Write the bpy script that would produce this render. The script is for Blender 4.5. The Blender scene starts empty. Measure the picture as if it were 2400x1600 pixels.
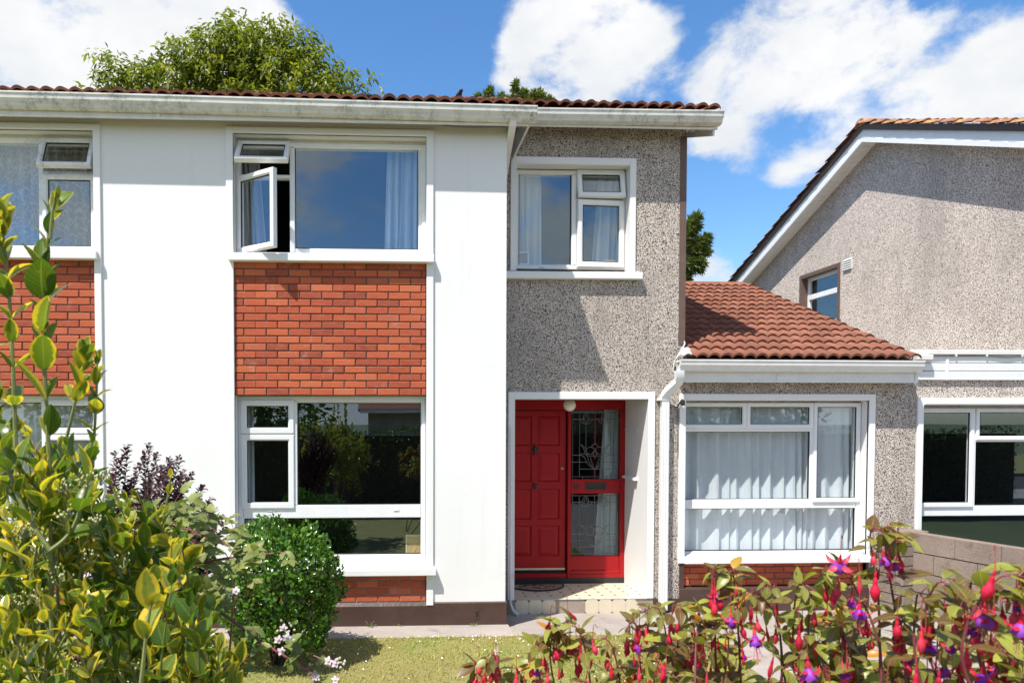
import bpy, bmesh, math, random
import numpy as np
from mathutils import Vector, Matrix, Euler
random.seed(7); np.random.seed(7)
SC = bpy.context.scene
COL = SC.collection
rad = math.radians

# ------------------------------------------------------------------ camera
F_PX, PX, PY = 1630.0, 980.0, 1031.0          # focal length and principal point, in pixels of the 2400x1600 photograph
CAM = Vector((0.0, 0.0, 2.11))
PITCH, YAW = rad(-1.6), rad(-2.55)
cam_data = bpy.data.cameras.new('camera')
cam = bpy.data.objects.new('camera', cam_data); COL.objects.link(cam)
cam.location = CAM
cam.rotation_euler = (math.pi / 2 + PITCH, 0, YAW)
cam_data.sensor_width = 36.0
cam_data.lens = F_PX / 2400 * 36.0
cam_data.shift_x = (1200 - PX) / 2400
cam_data.shift_y = (PY - 800) / 2400
cam_data.clip_start = 0.05; cam_data.clip_end = 2000
cam_data.dof.use_dof = True
cam_data.dof.focus_distance = 7.4
cam_data.dof.aperture_fstop = 8.0
SC.camera = cam

# ------------------------------------------------------------------ sun and sky
TO_SUN = Vector((-1.02, -1.0, 2.50)).normalized()
SUN_EL = math.asin(TO_SUN.z)
SUN_AZ = math.atan2(TO_SUN.x, TO_SUN.y)
sun_data = bpy.data.lights.new('sun', 'SUN')
sun_data.energy = 5.0; sun_data.angle = rad(0.53); sun_data.color = (1.0, 0.955, 0.88)
sun = bpy.data.objects.new('sun', sun_data); COL.objects.link(sun)
sun.rotation_euler = (-TO_SUN).to_track_quat('-Z', 'Y').to_euler()
sun.location = (-6, -8, 16)

world = bpy.data.worlds.new('World'); SC.world = world; world.use_nodes = True
wn, wl = world.node_tree.nodes, world.node_tree.links
wn.clear()
w_out = wn.new('ShaderNodeOutputWorld'); w_bg = wn.new('ShaderNodeBackground')
w_sky = wn.new('ShaderNodeTexSky'); w_sky.sky_type = 'NISHITA'; w_sky.sun_disc = False
w_sky.sun_elevation = SUN_EL; w_sky.sun_rotation = SUN_AZ
w_sky.air_density = 1.0; w_sky.dust_density = 0.6; w_sky.ozone_density = 3.0; w_sky.altitude = 50
SKY_STRENGTH = 0.126
w_bg.inputs['Strength'].default_value = SKY_STRENGTH

SC.view_settings.view_transform = 'Standard'; SC.view_settings.look = 'None'
SC.view_settings.gamma = 1.0; SC.view_settings.use_curve_mapping = False
SC.view_settings.exposure = 0.53
SC.render.engine = 'CYCLES'
SC.cycles.use_denoising = True
SC.cycles.max_bounces = 7; SC.cycles.diffuse_bounces = 3; SC.cycles.glossy_bounces = 3; SC.cycles.transparent_max_bounces = 16
SC.cycles.caustics_reflective = False; SC.cycles.caustics_refractive = False

# ------------------------------------------------------------------ pixel -> place
_R = cam.rotation_euler.to_matrix()
def ray(x, y):
    return (_R @ Vector(((x - PX) / F_PX, -(y - PY) / F_PX, -1.0))).normalized()
def P(x, y, Y):
    """Point of the wall plane at distance Y seen at photo pixel x, y."""
    d = ray(x, y); return CAM + d * ((Y - CAM.y) / d.y)
def PXw(x, y, X):
    d = ray(x, y); return CAM + d * ((X - CAM.x) / d.x)
def RC(x0, y0, x1, y1, Y):
    """Pixel rectangle on plane Y -> X0, X1, Z0, Z1."""
    xc, yc = (x0 + x1) / 2, (y0 + y1) / 2
    return P(x0, yc, Y).x, P(x1, yc, Y).x, P(xc, y1, Y).z, P(xc, y0, Y).z
def pix(p):
    v = _R.transposed() @ (Vector(p) - CAM)
    return PX + F_PX * v.x / -v.z, PY - F_PX * v.y / -v.z

# clouds, laid out by compass direction and height over the horizon
def wmath(op, a, b=None, c=None, clamp=False):
    n = wn.new('ShaderNodeMath'); n.operation = op; n.use_clamp = clamp
    for i, v in enumerate((a, b, c)):
        if v is None: continue
        if isinstance(v, (int, float)): n.inputs[i].default_value = v
        else: wl.new(v, n.inputs[i])
    return n.outputs[0]
w_tc = wn.new('ShaderNodeTexCoord')
w_dir = w_tc.outputs['Generated']
def w_noise(scale, detail, rough, offset=(0, 0, 0), dist=0.0):
    mp = wn.new('ShaderNodeMapping'); mp.inputs['Location'].default_value = offset
    mp.inputs['Scale'].default_value = (1, 1, 1.5)
    wl.new(w_dir, mp.inputs['Vector'])
    n = wn.new('ShaderNodeTexNoise'); n.inputs['Scale'].default_value = scale
    n.inputs['Detail'].default_value = detail; n.inputs['Roughness'].default_value = rough
    n.inputs['Distortion'].default_value = dist
    wl.new(mp.outputs[0], n.inputs['Vector']); return n.outputs['Fac']
CLOUDS = [  # pixel x, y, radius in pixels, weight
    (1330, 20, 138, .75), (1410, 120, 118, .75), (1240, 120, 75, .65), (1190, 190, 55, .35), (1510, 90, 60, .42), (1330, 200, 90, .5),
    (1960, 40, 145, .72), (1800, 120, 112, .64), (1690, 225, 85, .54), (2090, 110, 70, .42), (1630, 330, 60, .40), (1950, 150, 75, .36), (1720, 330, 60, .30),
    (250, 20, 260, .75), (60, 170, 170, .65), (520, 40, 130, .6), (640, 60, 60, .4), (-150, 80, 250, .6), (330, 150, 140, .5),
    (2380, 235, 110, .8), (2230, 245, 70, .62), (1900, 385, 50, .5), (2000, 310, 52, .48), (2110, 255, 50, .45), (1830, 415, 36, .4),
    (1640, 660, 90, .45), (1700, 640, 60, .35), (2330, 110, 50, .36), (2200, 330, 50, .3),
    (1200, -300, 200, .5), (2000, -330, 230, .5), (2800, 150, 260, .6), (-500, 120, 300, .5)]
acc = None
for (cx, cy, r, wgt) in CLOUDS:
    d = ray(cx, cy)
    dp = wn.new('ShaderNodeVectorMath'); dp.operation = 'DISTANCE'
    wl.new(w_dir, dp.inputs[0]); dp.inputs[1].default_value = d
    rr = r * 0.86 / F_PX
    q = wmath('DIVIDE', dp.outputs['Value'], rr)
    q = wmath('MULTIPLY', q, q)
    q = wmath('MULTIPLY', q, -1.0)
    q = wmath('EXPONENT', q)
    acc = wmath('MULTIPLY', q, wgt) if acc is None else wmath('MULTIPLY_ADD', q, wgt, acc)
sep = wn.new('ShaderNodeSeparateXYZ'); wl.new(w_dir, sep.inputs[0])
n_big = w_noise(3.2, 3.0, 0.5, (1.7, 0.4, 0.2))
n_fine = w_noise(9.0, 10.0, 0.62, (0.3, 4.1, 2.2), 0.15)
acc = wmath('MINIMUM', acc, 0.66)
# the rest of the sky: broken cumulus behind the camera, the same kind as in view
behind = wmath('MULTIPLY_ADD', sep.outputs['Y'], -1.6, 0.05, clamp=True)
rest = wmath('MULTIPLY', wmath('SUBTRACT', n_big, 0.23), 1.75)
rest = wmath('MULTIPLY', rest, behind)
dens = wmath('ADD', acc, rest)
dens = wmath('ADD', dens, wmath('MULTIPLY', wmath('SUBTRACT', n_fine, 0.5), 1.5))
mr = wn.new('ShaderNodeMapRange'); mr.interpolation_type = 'SMOOTHSTEP'
wl.new(dens, mr.inputs['Value']); mr.inputs['From Min'].default_value = 0.27; mr.inputs['From Max'].default_value = 0.66
shade = w_noise(6.0, 6.0, 0.55, (5.2, 1.4, 3.3))
mr2 = wn.new('ShaderNodeMapRange'); wl.new(shade, mr2.inputs['Value'])
mr2.inputs['From Min'].default_value = 0.32; mr2.inputs['From Max'].default_value = 0.62
cl = wn.new('ShaderNodeMix'); cl.data_type = 'RGBA'
wl.new(mr2.outputs[0], cl.inputs['Factor'])
CL = 0.74 / SKY_STRENGTH
cl.inputs['A'].default_value = (0.74 * CL, 0.78 * CL, 0.83 * CL, 1)
cl.inputs['B'].default_value = (0.95 * CL, 0.95 * CL, 0.95 * CL, 1)
# deepen the clear blue a little, as the photograph's sky
hs = wn.new('ShaderNodeHueSaturation'); hs.inputs['Saturation'].default_value = 1.22; hs.inputs['Value'].default_value = 1.2
wl.new(w_sky.outputs[0], hs.inputs['Color'])
wmix = wn.new('ShaderNodeMix'); wmix.data_type = 'RGBA'
wl.new(mr.outputs[0], wmix.inputs['Factor'])
wl.new(hs.outputs[0], wmix.inputs['A']); wl.new(cl.outputs['Result'], wmix.inputs['B'])
wl.new(wmix.outputs['Result'], w_bg.inputs['Color']); wl.new(w_bg.outputs[0], w_out.inputs['Surface'])

# ------------------------------------------------------------------ mesh helpers
ORG = {}
def link(o): COL.objects.link(o); return o
def tag(o, label=None, category=None, group=None, kind=None):
    if label: o['label'] = label
    if category: o['category'] = category
    if group: o['group'] = group
    if kind: o['kind'] = kind
    return o
def thing(name, label, category, loc, group=None):
    o = bpy.data.objects.new(name, None); link(o); o.location = loc
    o.empty_display_size = 0.2
    ORG[o] = Vector(loc)
    return tag(o, label, category, group)
class MB:
    def __init__(self): self.v, self.f = [], []
    def add(self, vs, fs):
        n = len(self.v); self.v += [tuple(p) for p in vs]; self.f += [tuple(i + n for i in f) for f in fs]; return self
    def box(self, x0, x1, y0, y1, z0, z1):
        vs = [(x0,y0,z0),(x1,y0,z0),(x1,y1,z0),(x0,y1,z0),(x0,y0,z1),(x1,y0,z1),(x1,y1,z1),(x0,y1,z1)]
        return self.add(vs, [(0,3,2,1),(4,5,6,7),(0,1,5,4),(1,2,6,5),(2,3,7,6),(3,0,4,7)])
    def bbox(self, x0, x1, y0, y1, z0, z1, b=0.004):
        """box whose front (-Y) edges are chamfered"""
        vs = [(x0+b,y0,z0+b),(x1-b,y0,z0+b),(x1-b,y0,z1-b),(x0+b,y0,z1-b),
              (x0,y0+b,z0),(x1,y0+b,z0),(x1,y0+b,z1),(x0,y0+b,z1),
              (x0,y1,z0),(x1,y1,z0),(x1,y1,z1),(x0,y1,z1)]
        fs = [(0,1,2,3),(4,5,1,0),(5,6,2,1),(6,7,3,2),(7,4,0,3),(8,9,5,4),(9,10,6,5),(10,11,7,6),(11,8,4,7),(11,10,9,8)]
        return self.add(vs, fs)
    def quad(self, a, b, c, d): return self.add([a, b, c, d], [(0,1,2,3)])
    def prism(self, poly, axis, a0, a1):
        """closed polygon extruded along x ('x': poly=(y,z)) / y ('y': poly=(x,z)) / z"""
        n = len(poly)
        def mk(p, a): return {'x': (a, p[0], p[1]), 'y': (p[0], a, p[1]), 'z': (p[0], p[1], a)}[axis]
        vs = [mk(p, a0) for p in poly] + [mk(p, a1) for p in poly]
        fs = [(i, (i+1) % n, n + (i+1) % n, n + i) for i in range(n)] + [tuple(range(n))[::-1], tuple(range(n, 2*n))]
        return self.add(vs, fs)
    def ring(self, rect, profile):
        """mitred frame round rect=(x0,x1,z0,z1); profile = [(inset, y), ...] from back outside to back inside"""
        x0, x1, z0, z1 = rect; loops = []
        for (i, y) in profile: loops.append([(x0+i,y,z0+i),(x1-i,y,z0+i),(x1-i,y,z1-i),(x0+i,y,z1-i)])
        vs = [p for l in loops for p in l]; fs = []
        for k in range(len(loops) - 1):
            for j in range(4): fs.append((4*k+j, 4*k+(j+1) % 4, 4*(k+1)+(j+1) % 4, 4*(k+1)+j))
        return self.add(vs, fs)
    def tube(self, pts, radii, sides=6, cap=True):
        pts = [Vector(p) for p in pts]
        if not hasattr(radii, '__len__'): radii = [radii] * len(pts)
        n0 = len(self.v); up = None; vs = []
        for i, p in enumerate(pts):
            t = (pts[min(i+1, len(pts)-1)] - pts[max(i-1, 0)])
            t = t.normalized() if t.length > 1e-9 else Vector((0,0,1))
            if up is None: up = Vector((0,0,1)) if abs(t.z) < .9 else Vector((1,0,0))
            u = t.cross(up).normalized(); w = u.cross(t).normalized(); up = w
            for k in range(sides):
                a = 2*math.pi*k/sides
                vs.append(p + (u*math.cos(a) + w*math.sin(a))*radii[i])
        fs = []
        for i in range(len(pts)-1):
            for k in range(sides):
                a, b = i*sides+k, i*sides+(k+1) % sides
                fs.append((a, b, b+sides, a+sides))
        if cap:
            fs.append(tuple(range(sides))[::-1]); fs.append(tuple(range((len(pts)-1)*sides, len(pts)*sides)))
        return self.add(vs, fs)
    def lathe(self, prof, origin=(0,0,0), axis=(0,0,1), sides=14):
        """prof=[(radius, along)]"""
        ax = Vector(axis).normalized(); u = ax.orthogonal().normalized(); w = ax.cross(u); o = Vector(origin)
        vs = []
        for (r, h) in prof:
            for k in range(sides):
                a = 2*math.pi*k/sides; vs.append(o + ax*h + (u*math.cos(a) + w*math.sin(a))*max(r, 1e-4))
        fs = []
        for i in range(len(prof)-1):
            for k in range(sides):
                a, b = i*sides+k, i*sides+(k+1) % sides
                fs.append((a, b, b+sides, a+sides))
        fs.append(tuple(range(sides))[::-1]); fs.append(tuple(range((len(prof)-1)*sides, len(prof)*sides)))
        return self.add(vs, fs)
    def xform(self, fn): self.v = [tuple(fn(Vector(p))) for p in self.v]; return self
    def mesh(self, name, mat, org=Vector((0,0,0)), smooth=False):
        me = bpy.data.meshes.new(name)
        me.from_pydata([(p[0]-org.x, p[1]-org.y, p[2]-org.z) for p in self.v], [], self.f)
        me.materials.append(mat)
        bm = bmesh.new(); bm.from_mesh(me); bmesh.ops.recalc_face_normals(bm, faces=bm.faces); bm.to_mesh(me); bm.free()
        if smooth:
            me.polygons.foreach_set('use_smooth', [True]*len(me.polygons))
            try: me.set_sharp_from_angle(angle=rad(38))
            except Exception: pass
        me.update(); return me
    def build(self, name, mat, parent=None, label=None, kind=None, smooth=False, category=None, group=None):
        org = ORG.get(parent, Vector((0,0,0)))
        if parent is None and self.v:
            a = np.array(self.v); org = Vector(((a[:,0].min()+a[:,0].max())/2, (a[:,1].min()+a[:,1].max())/2, a[:,2].min()))
        o = link(bpy.data.objects.new(name, self.mesh(name, mat, org, smooth)))
        if parent is not None: o.parent = parent
        else: o.location = org
        ORG[o] = org
        return tag(o, label, category, group, kind)
def place(name, mesh, parent, matrix):
    """a shared mesh placed under a parent (matrix in world space; parents carry no rotation)"""
    o = link(bpy.data.objects.new(name, mesh)); o.parent = parent
    o.matrix_local = Matrix.Translation(-ORG[parent]) @ matrix
    ORG[o] = matrix.translation.copy()
    return o
def batch(name, tmpl, mats, mat, parent=None, kind=None, label=None, category=None, rnd=None, smooth=True):
    """many copies of a small template (verts, faces, uvs) joined in one mesh with per-copy attribute rnd"""
    V, Fc, UV = tmpl
    V = np.array(V, dtype=np.float32); k = len(V); n = len(mats)
    M = np.array([np.array(m, dtype=np.float32) for m in mats]).reshape(n, 4, 4)
    H = np.concatenate([V, np.ones((k,1), np.float32)], 1)
    W = np.einsum('nij,kj->nki', M, H)[:, :, :3].reshape(-1, 3)
    org = ORG.get(parent, None)
    if org is None: org = Vector((float(W[:,0].mean()), float(W[:,1].mean()), float(W[:,2].min())))
    W = W - np.array(org, dtype=np.float32)
    me = bpy.data.meshes.new(name)
    loops = np.concatenate([np.array(f) for f in Fc]); nl = len(loops)
    sizes = np.array([len(f) for f in Fc])
    L = (loops[None, :] + (np.arange(n)*k)[:, None]).ravel()
    starts1 = np.concatenate([[0], np.cumsum(sizes)[:-1]])
    ST = (starts1[None, :] + (np.arange(n)*nl)[:, None]).ravel()
    me.vertices.add(n*k); me.vertices.foreach_set('co', W.astype(np.float32).ravel())
    me.loops.add(len(L)); me.loops.foreach_set('vertex_index', L.astype(np.int32))
    me.polygons.add(len(ST)); me.polygons.foreach_set('loop_start', ST.astype(np.int32))
    try: me.polygons.foreach_set('loop_total', np.tile(sizes, n).astype(np.int32))
    except Exception: pass
    me.update(calc_edges=True)
    if UV is not None:
        ul = me.uv_layers.new(name='UVMap'); uv = np.array(UV, dtype=np.float32)[loops]
        ul.data.foreach_set('uv', np.tile(uv, (n, 1)).ravel())
    at = me.attributes.new('rnd', 'FLOAT', 'POINT')
    r = np.random.rand(n) if rnd is None else np.array(rnd)
    at.data.foreach_set('value', np.repeat(r, k).astype(np.float32))
    if smooth: me.polygons.foreach_set('use_smooth', np.ones(len(ST), bool))
    me.materials.append(mat); me.update()
    o = link(bpy.data.objects.new(name, me))
    if parent is not None: o.parent = parent
    else: o.location = org
    ORG[o] = Vector(org)
    return tag(o, label, category, None, kind)
def single(tmpl, name, mat, rnd):
    """the template as one small mesh to share between pieces"""
    V, Fc, UV = tmpl
    me = bpy.data.meshes.new(name); me.from_pydata([tuple(v) for v in V], [], [tuple(f) for f in Fc])
    if UV is not None:
        ul = me.uv_layers.new(name='UVMap')
        for l in me.loops: ul.data[l.index].uv = UV[l.vertex_index]
    at = me.attributes.new('rnd', 'FLOAT', 'POINT'); at.data.foreach_set('value', [rnd]*len(V))
    me.polygons.foreach_set('use_smooth', [True]*len(me.polygons))
    me.materials.append(mat); me.update(); return me
def frame_matrix(pos, forward, up, s=1.0, sx=1.0):
    """Y axis along forward, Z axis near up"""
    y = Vector(forward).normalized(); x = y.cross(Vector(up))
    if x.length < 1e-5: x = y.orthogonal()
    x.normalize(); z = x.cross(y)
    m = Matrix((x*s*sx, y*s, z*s)).transposed().to_4x4(); m.translation = Vector(pos); return m

# ------------------------------------------------------------------ material helpers
class Mat:
    def __init__(self, name):
        self.m = bpy.data.materials.new(name); self.m.use_nodes = True
        self.n, self.l = self.m.node_tree.nodes, self.m.node_tree.links
        self.b = self.n['Principled BSDF']; self.out = self.n['Material Output']
        self.tc = None
    def coord(self, kind='Object'):
        if self.tc is None: self.tc = self.n.new('ShaderNodeTexCoord')
        return self.tc.outputs[kind]
    def pos(self):
        g = self.n.new('ShaderNodeNewGeometry'); return g.outputs['Position']
    def set(self, inp, v):
        i = self.b.inputs[inp]
        if hasattr(v, 'is_linked'): self.l.new(v, i)
        elif isinstance(v, tuple) and len(v) == 3: i.default_value = (*v, 1)
        else: i.default_value = v
        return self
    def math(self, op, a, b=None, clamp=False):
        n = self.n.new('ShaderNodeMath'); n.operation = op; n.use_clamp = clamp
        for i, v in enumerate((a, b)):
            if v is None: continue
            if isinstance(v, (int, float)): n.inputs[i].default_value = v
            else: self.l.new(v, n.inputs[i])
        return n.outputs[0]
    def mapping(self, vec, scale=(1,1,1), loc=(0,0,0)):
        n = self.n.new('ShaderNodeMapping'); n.inputs['Scale'].default_value = scale; n.inputs['Location'].default_value = loc
        self.l.new(vec, n.inputs['Vector']); return n.outputs[0]
    def noise(self, vec, scale, detail=4, rough=.55, out='Fac'):
        n = self.n.new('ShaderNodeTexNoise'); n.inputs['Scale'].default_value = scale
        n.inputs['Detail'].default_value = detail; n.inputs['Roughness'].default_value = rough
        self.l.new(vec, n.inputs['Vector']); return n.outputs[out]
    def voronoi(self, vec, scale, feature='F1', out='Distance', rnd=1.0):
        n = self.n.new('ShaderNodeTexVoronoi'); n.feature = feature; n.inputs['Scale'].default_value = scale
        n.inputs['Randomness'].default_value = rnd
        self.l.new(vec, n.inputs['Vector']); return n.outputs[out]
    def ramp(self, fac, stops, interp='LINEAR'):
        n = self.n.new('ShaderNodeValToRGB'); cr = n.color_ramp; cr.interpolation = interp
        while len(cr.elements) < len(stops): cr.elements.new(0.5)
        for e, (p, c) in zip(cr.elements, stops):
            e.position = p; e.color = (*c, 1) if len(c) == 3 else c
        self.l.new(fac, n.inputs[0]); return n.outputs[0]
    def maprange(self, v, a, b, c=0.0, d=1.0, smooth=False):
        n = self.n.new('ShaderNodeMapRange')
        if smooth: n.interpolation_type = 'SMOOTHSTEP'
        self.l.new(v, n.inputs['Value'])
        for k, x in zip(('From Min','From Max','To Min','To Max'), (a,b,c,d)): n.inputs[k].default_value = x
        return n.outputs[0]
    def mix(self, fac, a, b, mode='MIX'):
        n = self.n.new('ShaderNodeMix'); n.data_type = 'RGBA'; n.blend_type = mode
        for k, v in (('Factor', fac), ('A', a), ('B', b)):
            i = n.inputs[k] if k == 'Factor' else [q for q in n.inputs if q.name == k and q.type == 'RGBA'][0]
            if isinstance(v, (int, float)): i.default_value = v
            elif isinstance(v, tuple): i.default_value = (*v, 1) if len(v) == 3 else v
            else: self.l.new(v, i)
        return [q for q in n.outputs if q.type == 'RGBA'][0]
    def bump(self, h, strength=.5, dist=.01, normal=None):
        n = self.n.new('ShaderNodeBump'); n.inputs['Strength'].default_value = strength; n.inputs['Distance'].default_value = dist
        self.l.new(h, n.inputs['Height'])
        if normal is not None: self.l.new(normal, n.inputs['Normal'])
        self.l.new(n.outputs[0], self.b.inputs['Normal']); return n.outputs[0]
    def attr(self, name, out='Fac'):
        n = self.n.new('ShaderNodeAttribute'); n.attribute_name = name; return n.outputs[out]
    def objrand(self):
        n = self.n.new('ShaderNodeObjectInfo'); return n.outputs['Random']
def plain(name, color, rough=.5, bump=None, var=.06, metallic=0.0, scale=8.0):
    m = Mat(name); p = m.pos()
    nz = m.noise(p, scale, 5)
    c = m.mix(m.maprange(nz, .3, .7), tuple(x*(1-var) for x in color), tuple(min(1, x*(1+var)) for x in color))
    m.set('Base Color', c).set('Roughness', rough).set('Metallic', metallic)
    if bump: m.bump(m.noise(p, bump[0], 4), bump[1], bump[2])
    return m.m
# ------------------------------------------------------------------ materials
def m_white_render():
    m = Mat('white_painted_render'); p = m.pos()
    big = m.noise(m.mapping(p, (1,1,.6)), 1.3, 5); med = m.noise(p, 9, 6, .6)
    c = m.mix(m.maprange(big, .3, .7), (.76,.76,.755), (.80,.80,.79))
    # hairline cracks and little scuffs of their own shape
    cr = m.voronoi(m.mapping(m.mix(.06, p, m.noise(p, 3, 4, .6, 'Color')), (.25,.25,1.0), (3.1,0,.37)), 1.6, 'DISTANCE_TO_EDGE')
    crack = m.math('MULTIPLY', m.maprange(cr, .0, .0022, 1, 0), m.maprange(m.noise(p, 1.7, 3), .52, .62))
    spots = m.maprange(m.voronoi(p, 3.0), .0, .012, 1, 0)
    c = m.mix(m.math('MULTIPLY', crack, .35), c, (.45,.43,.40))
    c = m.mix(m.math('MULTIPLY', spots, .6), c, (.30,.26,.22))
    runs = m.math('MULTIPLY', m.maprange(m.noise(m.mapping(p, (7,7,.35)), 1.6, 6, .65), .56, .74), m.maprange(m.noise(m.mapping(p, loc=(2,5,9)), .8, 3), .42, .62))
    c = m.mix(m.math('MULTIPLY', runs, .17), c, (.46,.45,.41))
    m.set('Base Color', c).set('Roughness', .75)
    h = m.math('ADD', m.math('MULTIPLY', m.noise(p, 16, 5, .6), .6), m.math('MULTIPLY', m.noise(p, 90, 3), .4))
    m.bump(h, .16, .012); return m.m
def m_pebbledash(name, light, dark, blot, sc_=104):
    m = Mat(name); p = m.pos()
    w = m.mix(.012, p, m.noise(p, 40, 2, .5, 'Color'), 'ADD')
    v = m.voronoi(w, sc_); vc = m.voronoi(w, sc_, out='Color')
    chip = m.maprange(v, .44, .76, 1, 0, True)
    sepr = m.n.new('ShaderNodeSeparateColor'); m.l.new(vc, sepr.inputs[0])
    pick = m.ramp(sepr.outputs[0], [(0, tuple(x*.45 for x in light)), (.14, tuple(x*.75 for x in light)), (.35, tuple(x*.94 for x in light)), (1, light)])
    c = m.mix(chip, dark, pick)
    big = m.noise(m.mapping(p, (1,1,.35)), 1.1, 6, .65)
    c = m.mix(m.math('MULTIPLY', m.maprange(big, .46, .66), blot), c, tuple(x*.30 for x in light))
    mid = m.noise(m.mapping(p, (3,3,1.2), (4,1,7)), 2.0, 5, .65)
    c = m.mix(m.math('MULTIPLY', m.maprange(mid, .50, .72), blot), c, tuple(x*.38 for x in light))
    m.set('Base Color', c).set('Roughness', .9)
    m.bump(m.math('ADD', chip, m.math('MULTIPLY', sepr.outputs[1], .5)), .9, .010); return m.m
def m_brick():
    m = Mat('red_brick'); o = m.coord('Object'); p = m.pos(); r = m.objrand()
    base = m.ramp(r, [(0, (.25,.042,.022)), (.15, (.35,.058,.024)), (.45, (.445,.080,.029)), (.75, (.52,.112,.038)), (.9, (.56,.145,.058)), (1, (.38,.080,.046))])
    streak = m.noise(m.mapping(p, (14, 14, 70)), 1.0, 5, .65)
    c = m.mix(m.maprange(streak, .35, .70), base, m.mix(.5, base, (.52,.15,.065)))
    pits = m.maprange(m.noise(p, 160, 3, .6), .60, .72)
    c = m.mix(m.math('MULTIPLY', pits, .55), c, (.12,.03,.02))
    bloom = m.math('MULTIPLY', m.maprange(m.noise(p, 5.5, 5, .65),   .60, .76), .34)
    c = m.mix(bloom, c, (.52,.40,.36))
    m.set('Base Color', c).set('Roughness', .85)
    m.bump(m.noise(p, 95, 5, .7), .8, .009); return m.m
def m_tile(name, a, b, lichen=0.0):
    m = Mat(name); p = m.pos(); r = m.objrand()
    nz = m.noise(p, 18, 6, .65); c = m.mix(m.maprange(nz, .3, .7), a, b)
    c = m.mix(m.maprange(r, 0, 1, 0, .60), c, tuple(x*.55 for x in a))
    specks = m.maprange(m.noise(p, 130, 3), .60, .72)
    c = m.mix(m.math('MULTIPLY', specks, .45), c, (.10,.05,.04))
    pale = m.maprange(m.noise(p, 22, 4, .6), .66, .73)
    c = m.mix(m.math('MULTIPLY', pale, .5), c, (.52,.45,.38))
    moss = m.maprange(m.noise(p, 7, 5, .65), .60, .72)
    c = m.mix(m.math('MULTIPLY', moss, .45), c, (.10,.07,.05))
    if lichen:
        li = m.maprange(m.noise(p, 9, 5, .7), .52, .60); li = m.math('MULTIPLY', li, lichen)
        c = m.mix(li, c, (.55,.33,.06))
        c = m.mix(m.math('MULTIPLY', m.maprange(m.noise(m.mapping(p, loc=(5,2,1)), 30, 3), .66, .70), lichen), c, (.7,.68,.62))
    m.set('Base Color', c).set('Roughness', .88)
    m.bump(m.noise(p, 180, 4, .65), .5, .005); return m.m
def m_upvc(name, dirt=0.0, base=(.80,.81,.81), rough=.28):
    m = Mat(name); p = m.pos()
    c = m.mix(m.maprange(m.noise(p, 6, 4), .3, .7), tuple(x*.96 for x in base), base)
    if dirt:
        st = m.noise(m.mapping(p, (3.5, 1.5, 4)), 2.2, 7, .68)
        fine = m.noise(m.mapping(p, (14, 8, 9)), 3.0, 6, .7)
        grime = m.math('MULTIPLY', m.maprange(st, .44, .66), m.maprange(fine, .35, .65))
        patch = m.maprange(m.noise(m.mapping(p, (1,1,1)), .9, 3), .38, .62)
        g = m.math('MULTIPLY', m.math('MULTIPLY', grime, m.math('ADD', m.math('MULTIPLY', patch, .75), .25)), dirt)
        film = m.math('MULTIPLY', m.maprange(m.noise(m.mapping(p, (2.5, 1, 12)), 2.0, 5, .6), .3, .75), .45*dirt)
        c = m.mix(film, c, (.60,.59,.55))
        c = m.mix(g, c, (.10,.105,.085))
    m.set('Base Color', c).set('Roughness', rough)
    m.bump(m.noise(p, 30, 3), .04, .004); return m.m
def m_glass(name='window_glass', refl=.112, tint=(.98,.99,.99)):
    m = Mat(name); m.n.remove(m.b)
    tr = m.n.new('ShaderNodeBsdfTransparent'); tr.inputs[0].default_value = (*tint, 1)
    gl = m.n.new('ShaderNodeBsdfGlossy'); gl.inputs['Roughness'].default_value = 0.0
    gl.inputs[0].default_value = (.74,.89,1,1)
    lw = m.n.new('ShaderNodeLayerWeight'); lw.inputs['Blend'].default_value = .35
    p = m.pos()
    bp = m.n.new('ShaderNodeBump'); bp.inputs['Strength'].default_value = .02; bp.inputs['Distance'].default_value = .01
    m.l.new(m.noise(p, 1.6, 2), bp.inputs['Height']); m.l.new(bp.outputs[0], gl.inputs['Normal'])
    fac = m.maprange(lw.outputs['Facing'], 0, 1, refl, .9)
    f2 = m.math('MAXIMUM', m.math('MULTIPLY', m.math('POWER', lw.outputs['Facing'], 5.0), .8), refl)
    mx = m.n.new('ShaderNodeMixShader'); m.l.new(f2, mx.inputs[0]); m.l.new(tr.outputs[0], mx.inputs[1]); m.l.new(gl.outputs[0], mx.inputs[2])
    m.l.new(mx.outputs[0], m.out.inputs['Surface']); return m.m
def m_cloth(name, color, trans=.45, weave=0.0, lace=False, alpha=None):
    m = Mat(name); p = m.pos(); m.n.remove(m.b)
    df = m.n.new('ShaderNodeBsdfDiffuse'); tl = m.n.new('ShaderNodeBsdfTranslucent')
    c = m.mix(m.maprange(m.noise(m.mapping(p, (6,6,.7)), 3, 4), .3, .7), tuple(x*.9 for x in color), color)
    m.l.new(c, df.inputs[0]); m.l.new(c, tl.inputs[0])
    mx = m.n.new('ShaderNodeMixShader'); mx.inputs[0].default_value = trans
    m.l.new(df.outputs[0], mx.inputs[1]); m.l.new(tl.outputs[0], mx.inputs[2])
    last = mx.outputs[0]
    if lace or alpha is not None:
        tr = m.n.new('ShaderNodeBsdfTransparent'); m2 = m.n.new('ShaderNodeMixShader')
        if lace:
            w = m.mix(.10, p, m.noise(p, 7, 3, .5, 'Color'))
            v = m.noise(m.mapping(w, (1,1,.7)), 24, 2, .4)
            a = m.maprange(m.math('ABSOLUTE', m.math('SUBTRACT', v, .5)), .0, .06, .98, .62)
            m.l.new(a, m2.inputs[0])
        else: m2.inputs[0].default_value = alpha
        m.l.new(tr.outputs[0], m2.inputs[1]); m.l.new(last, m2.inputs[2]); last = m2.outputs[0]
    m.l.new(last, m.out.inputs['Surface']); return m.m
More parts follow.
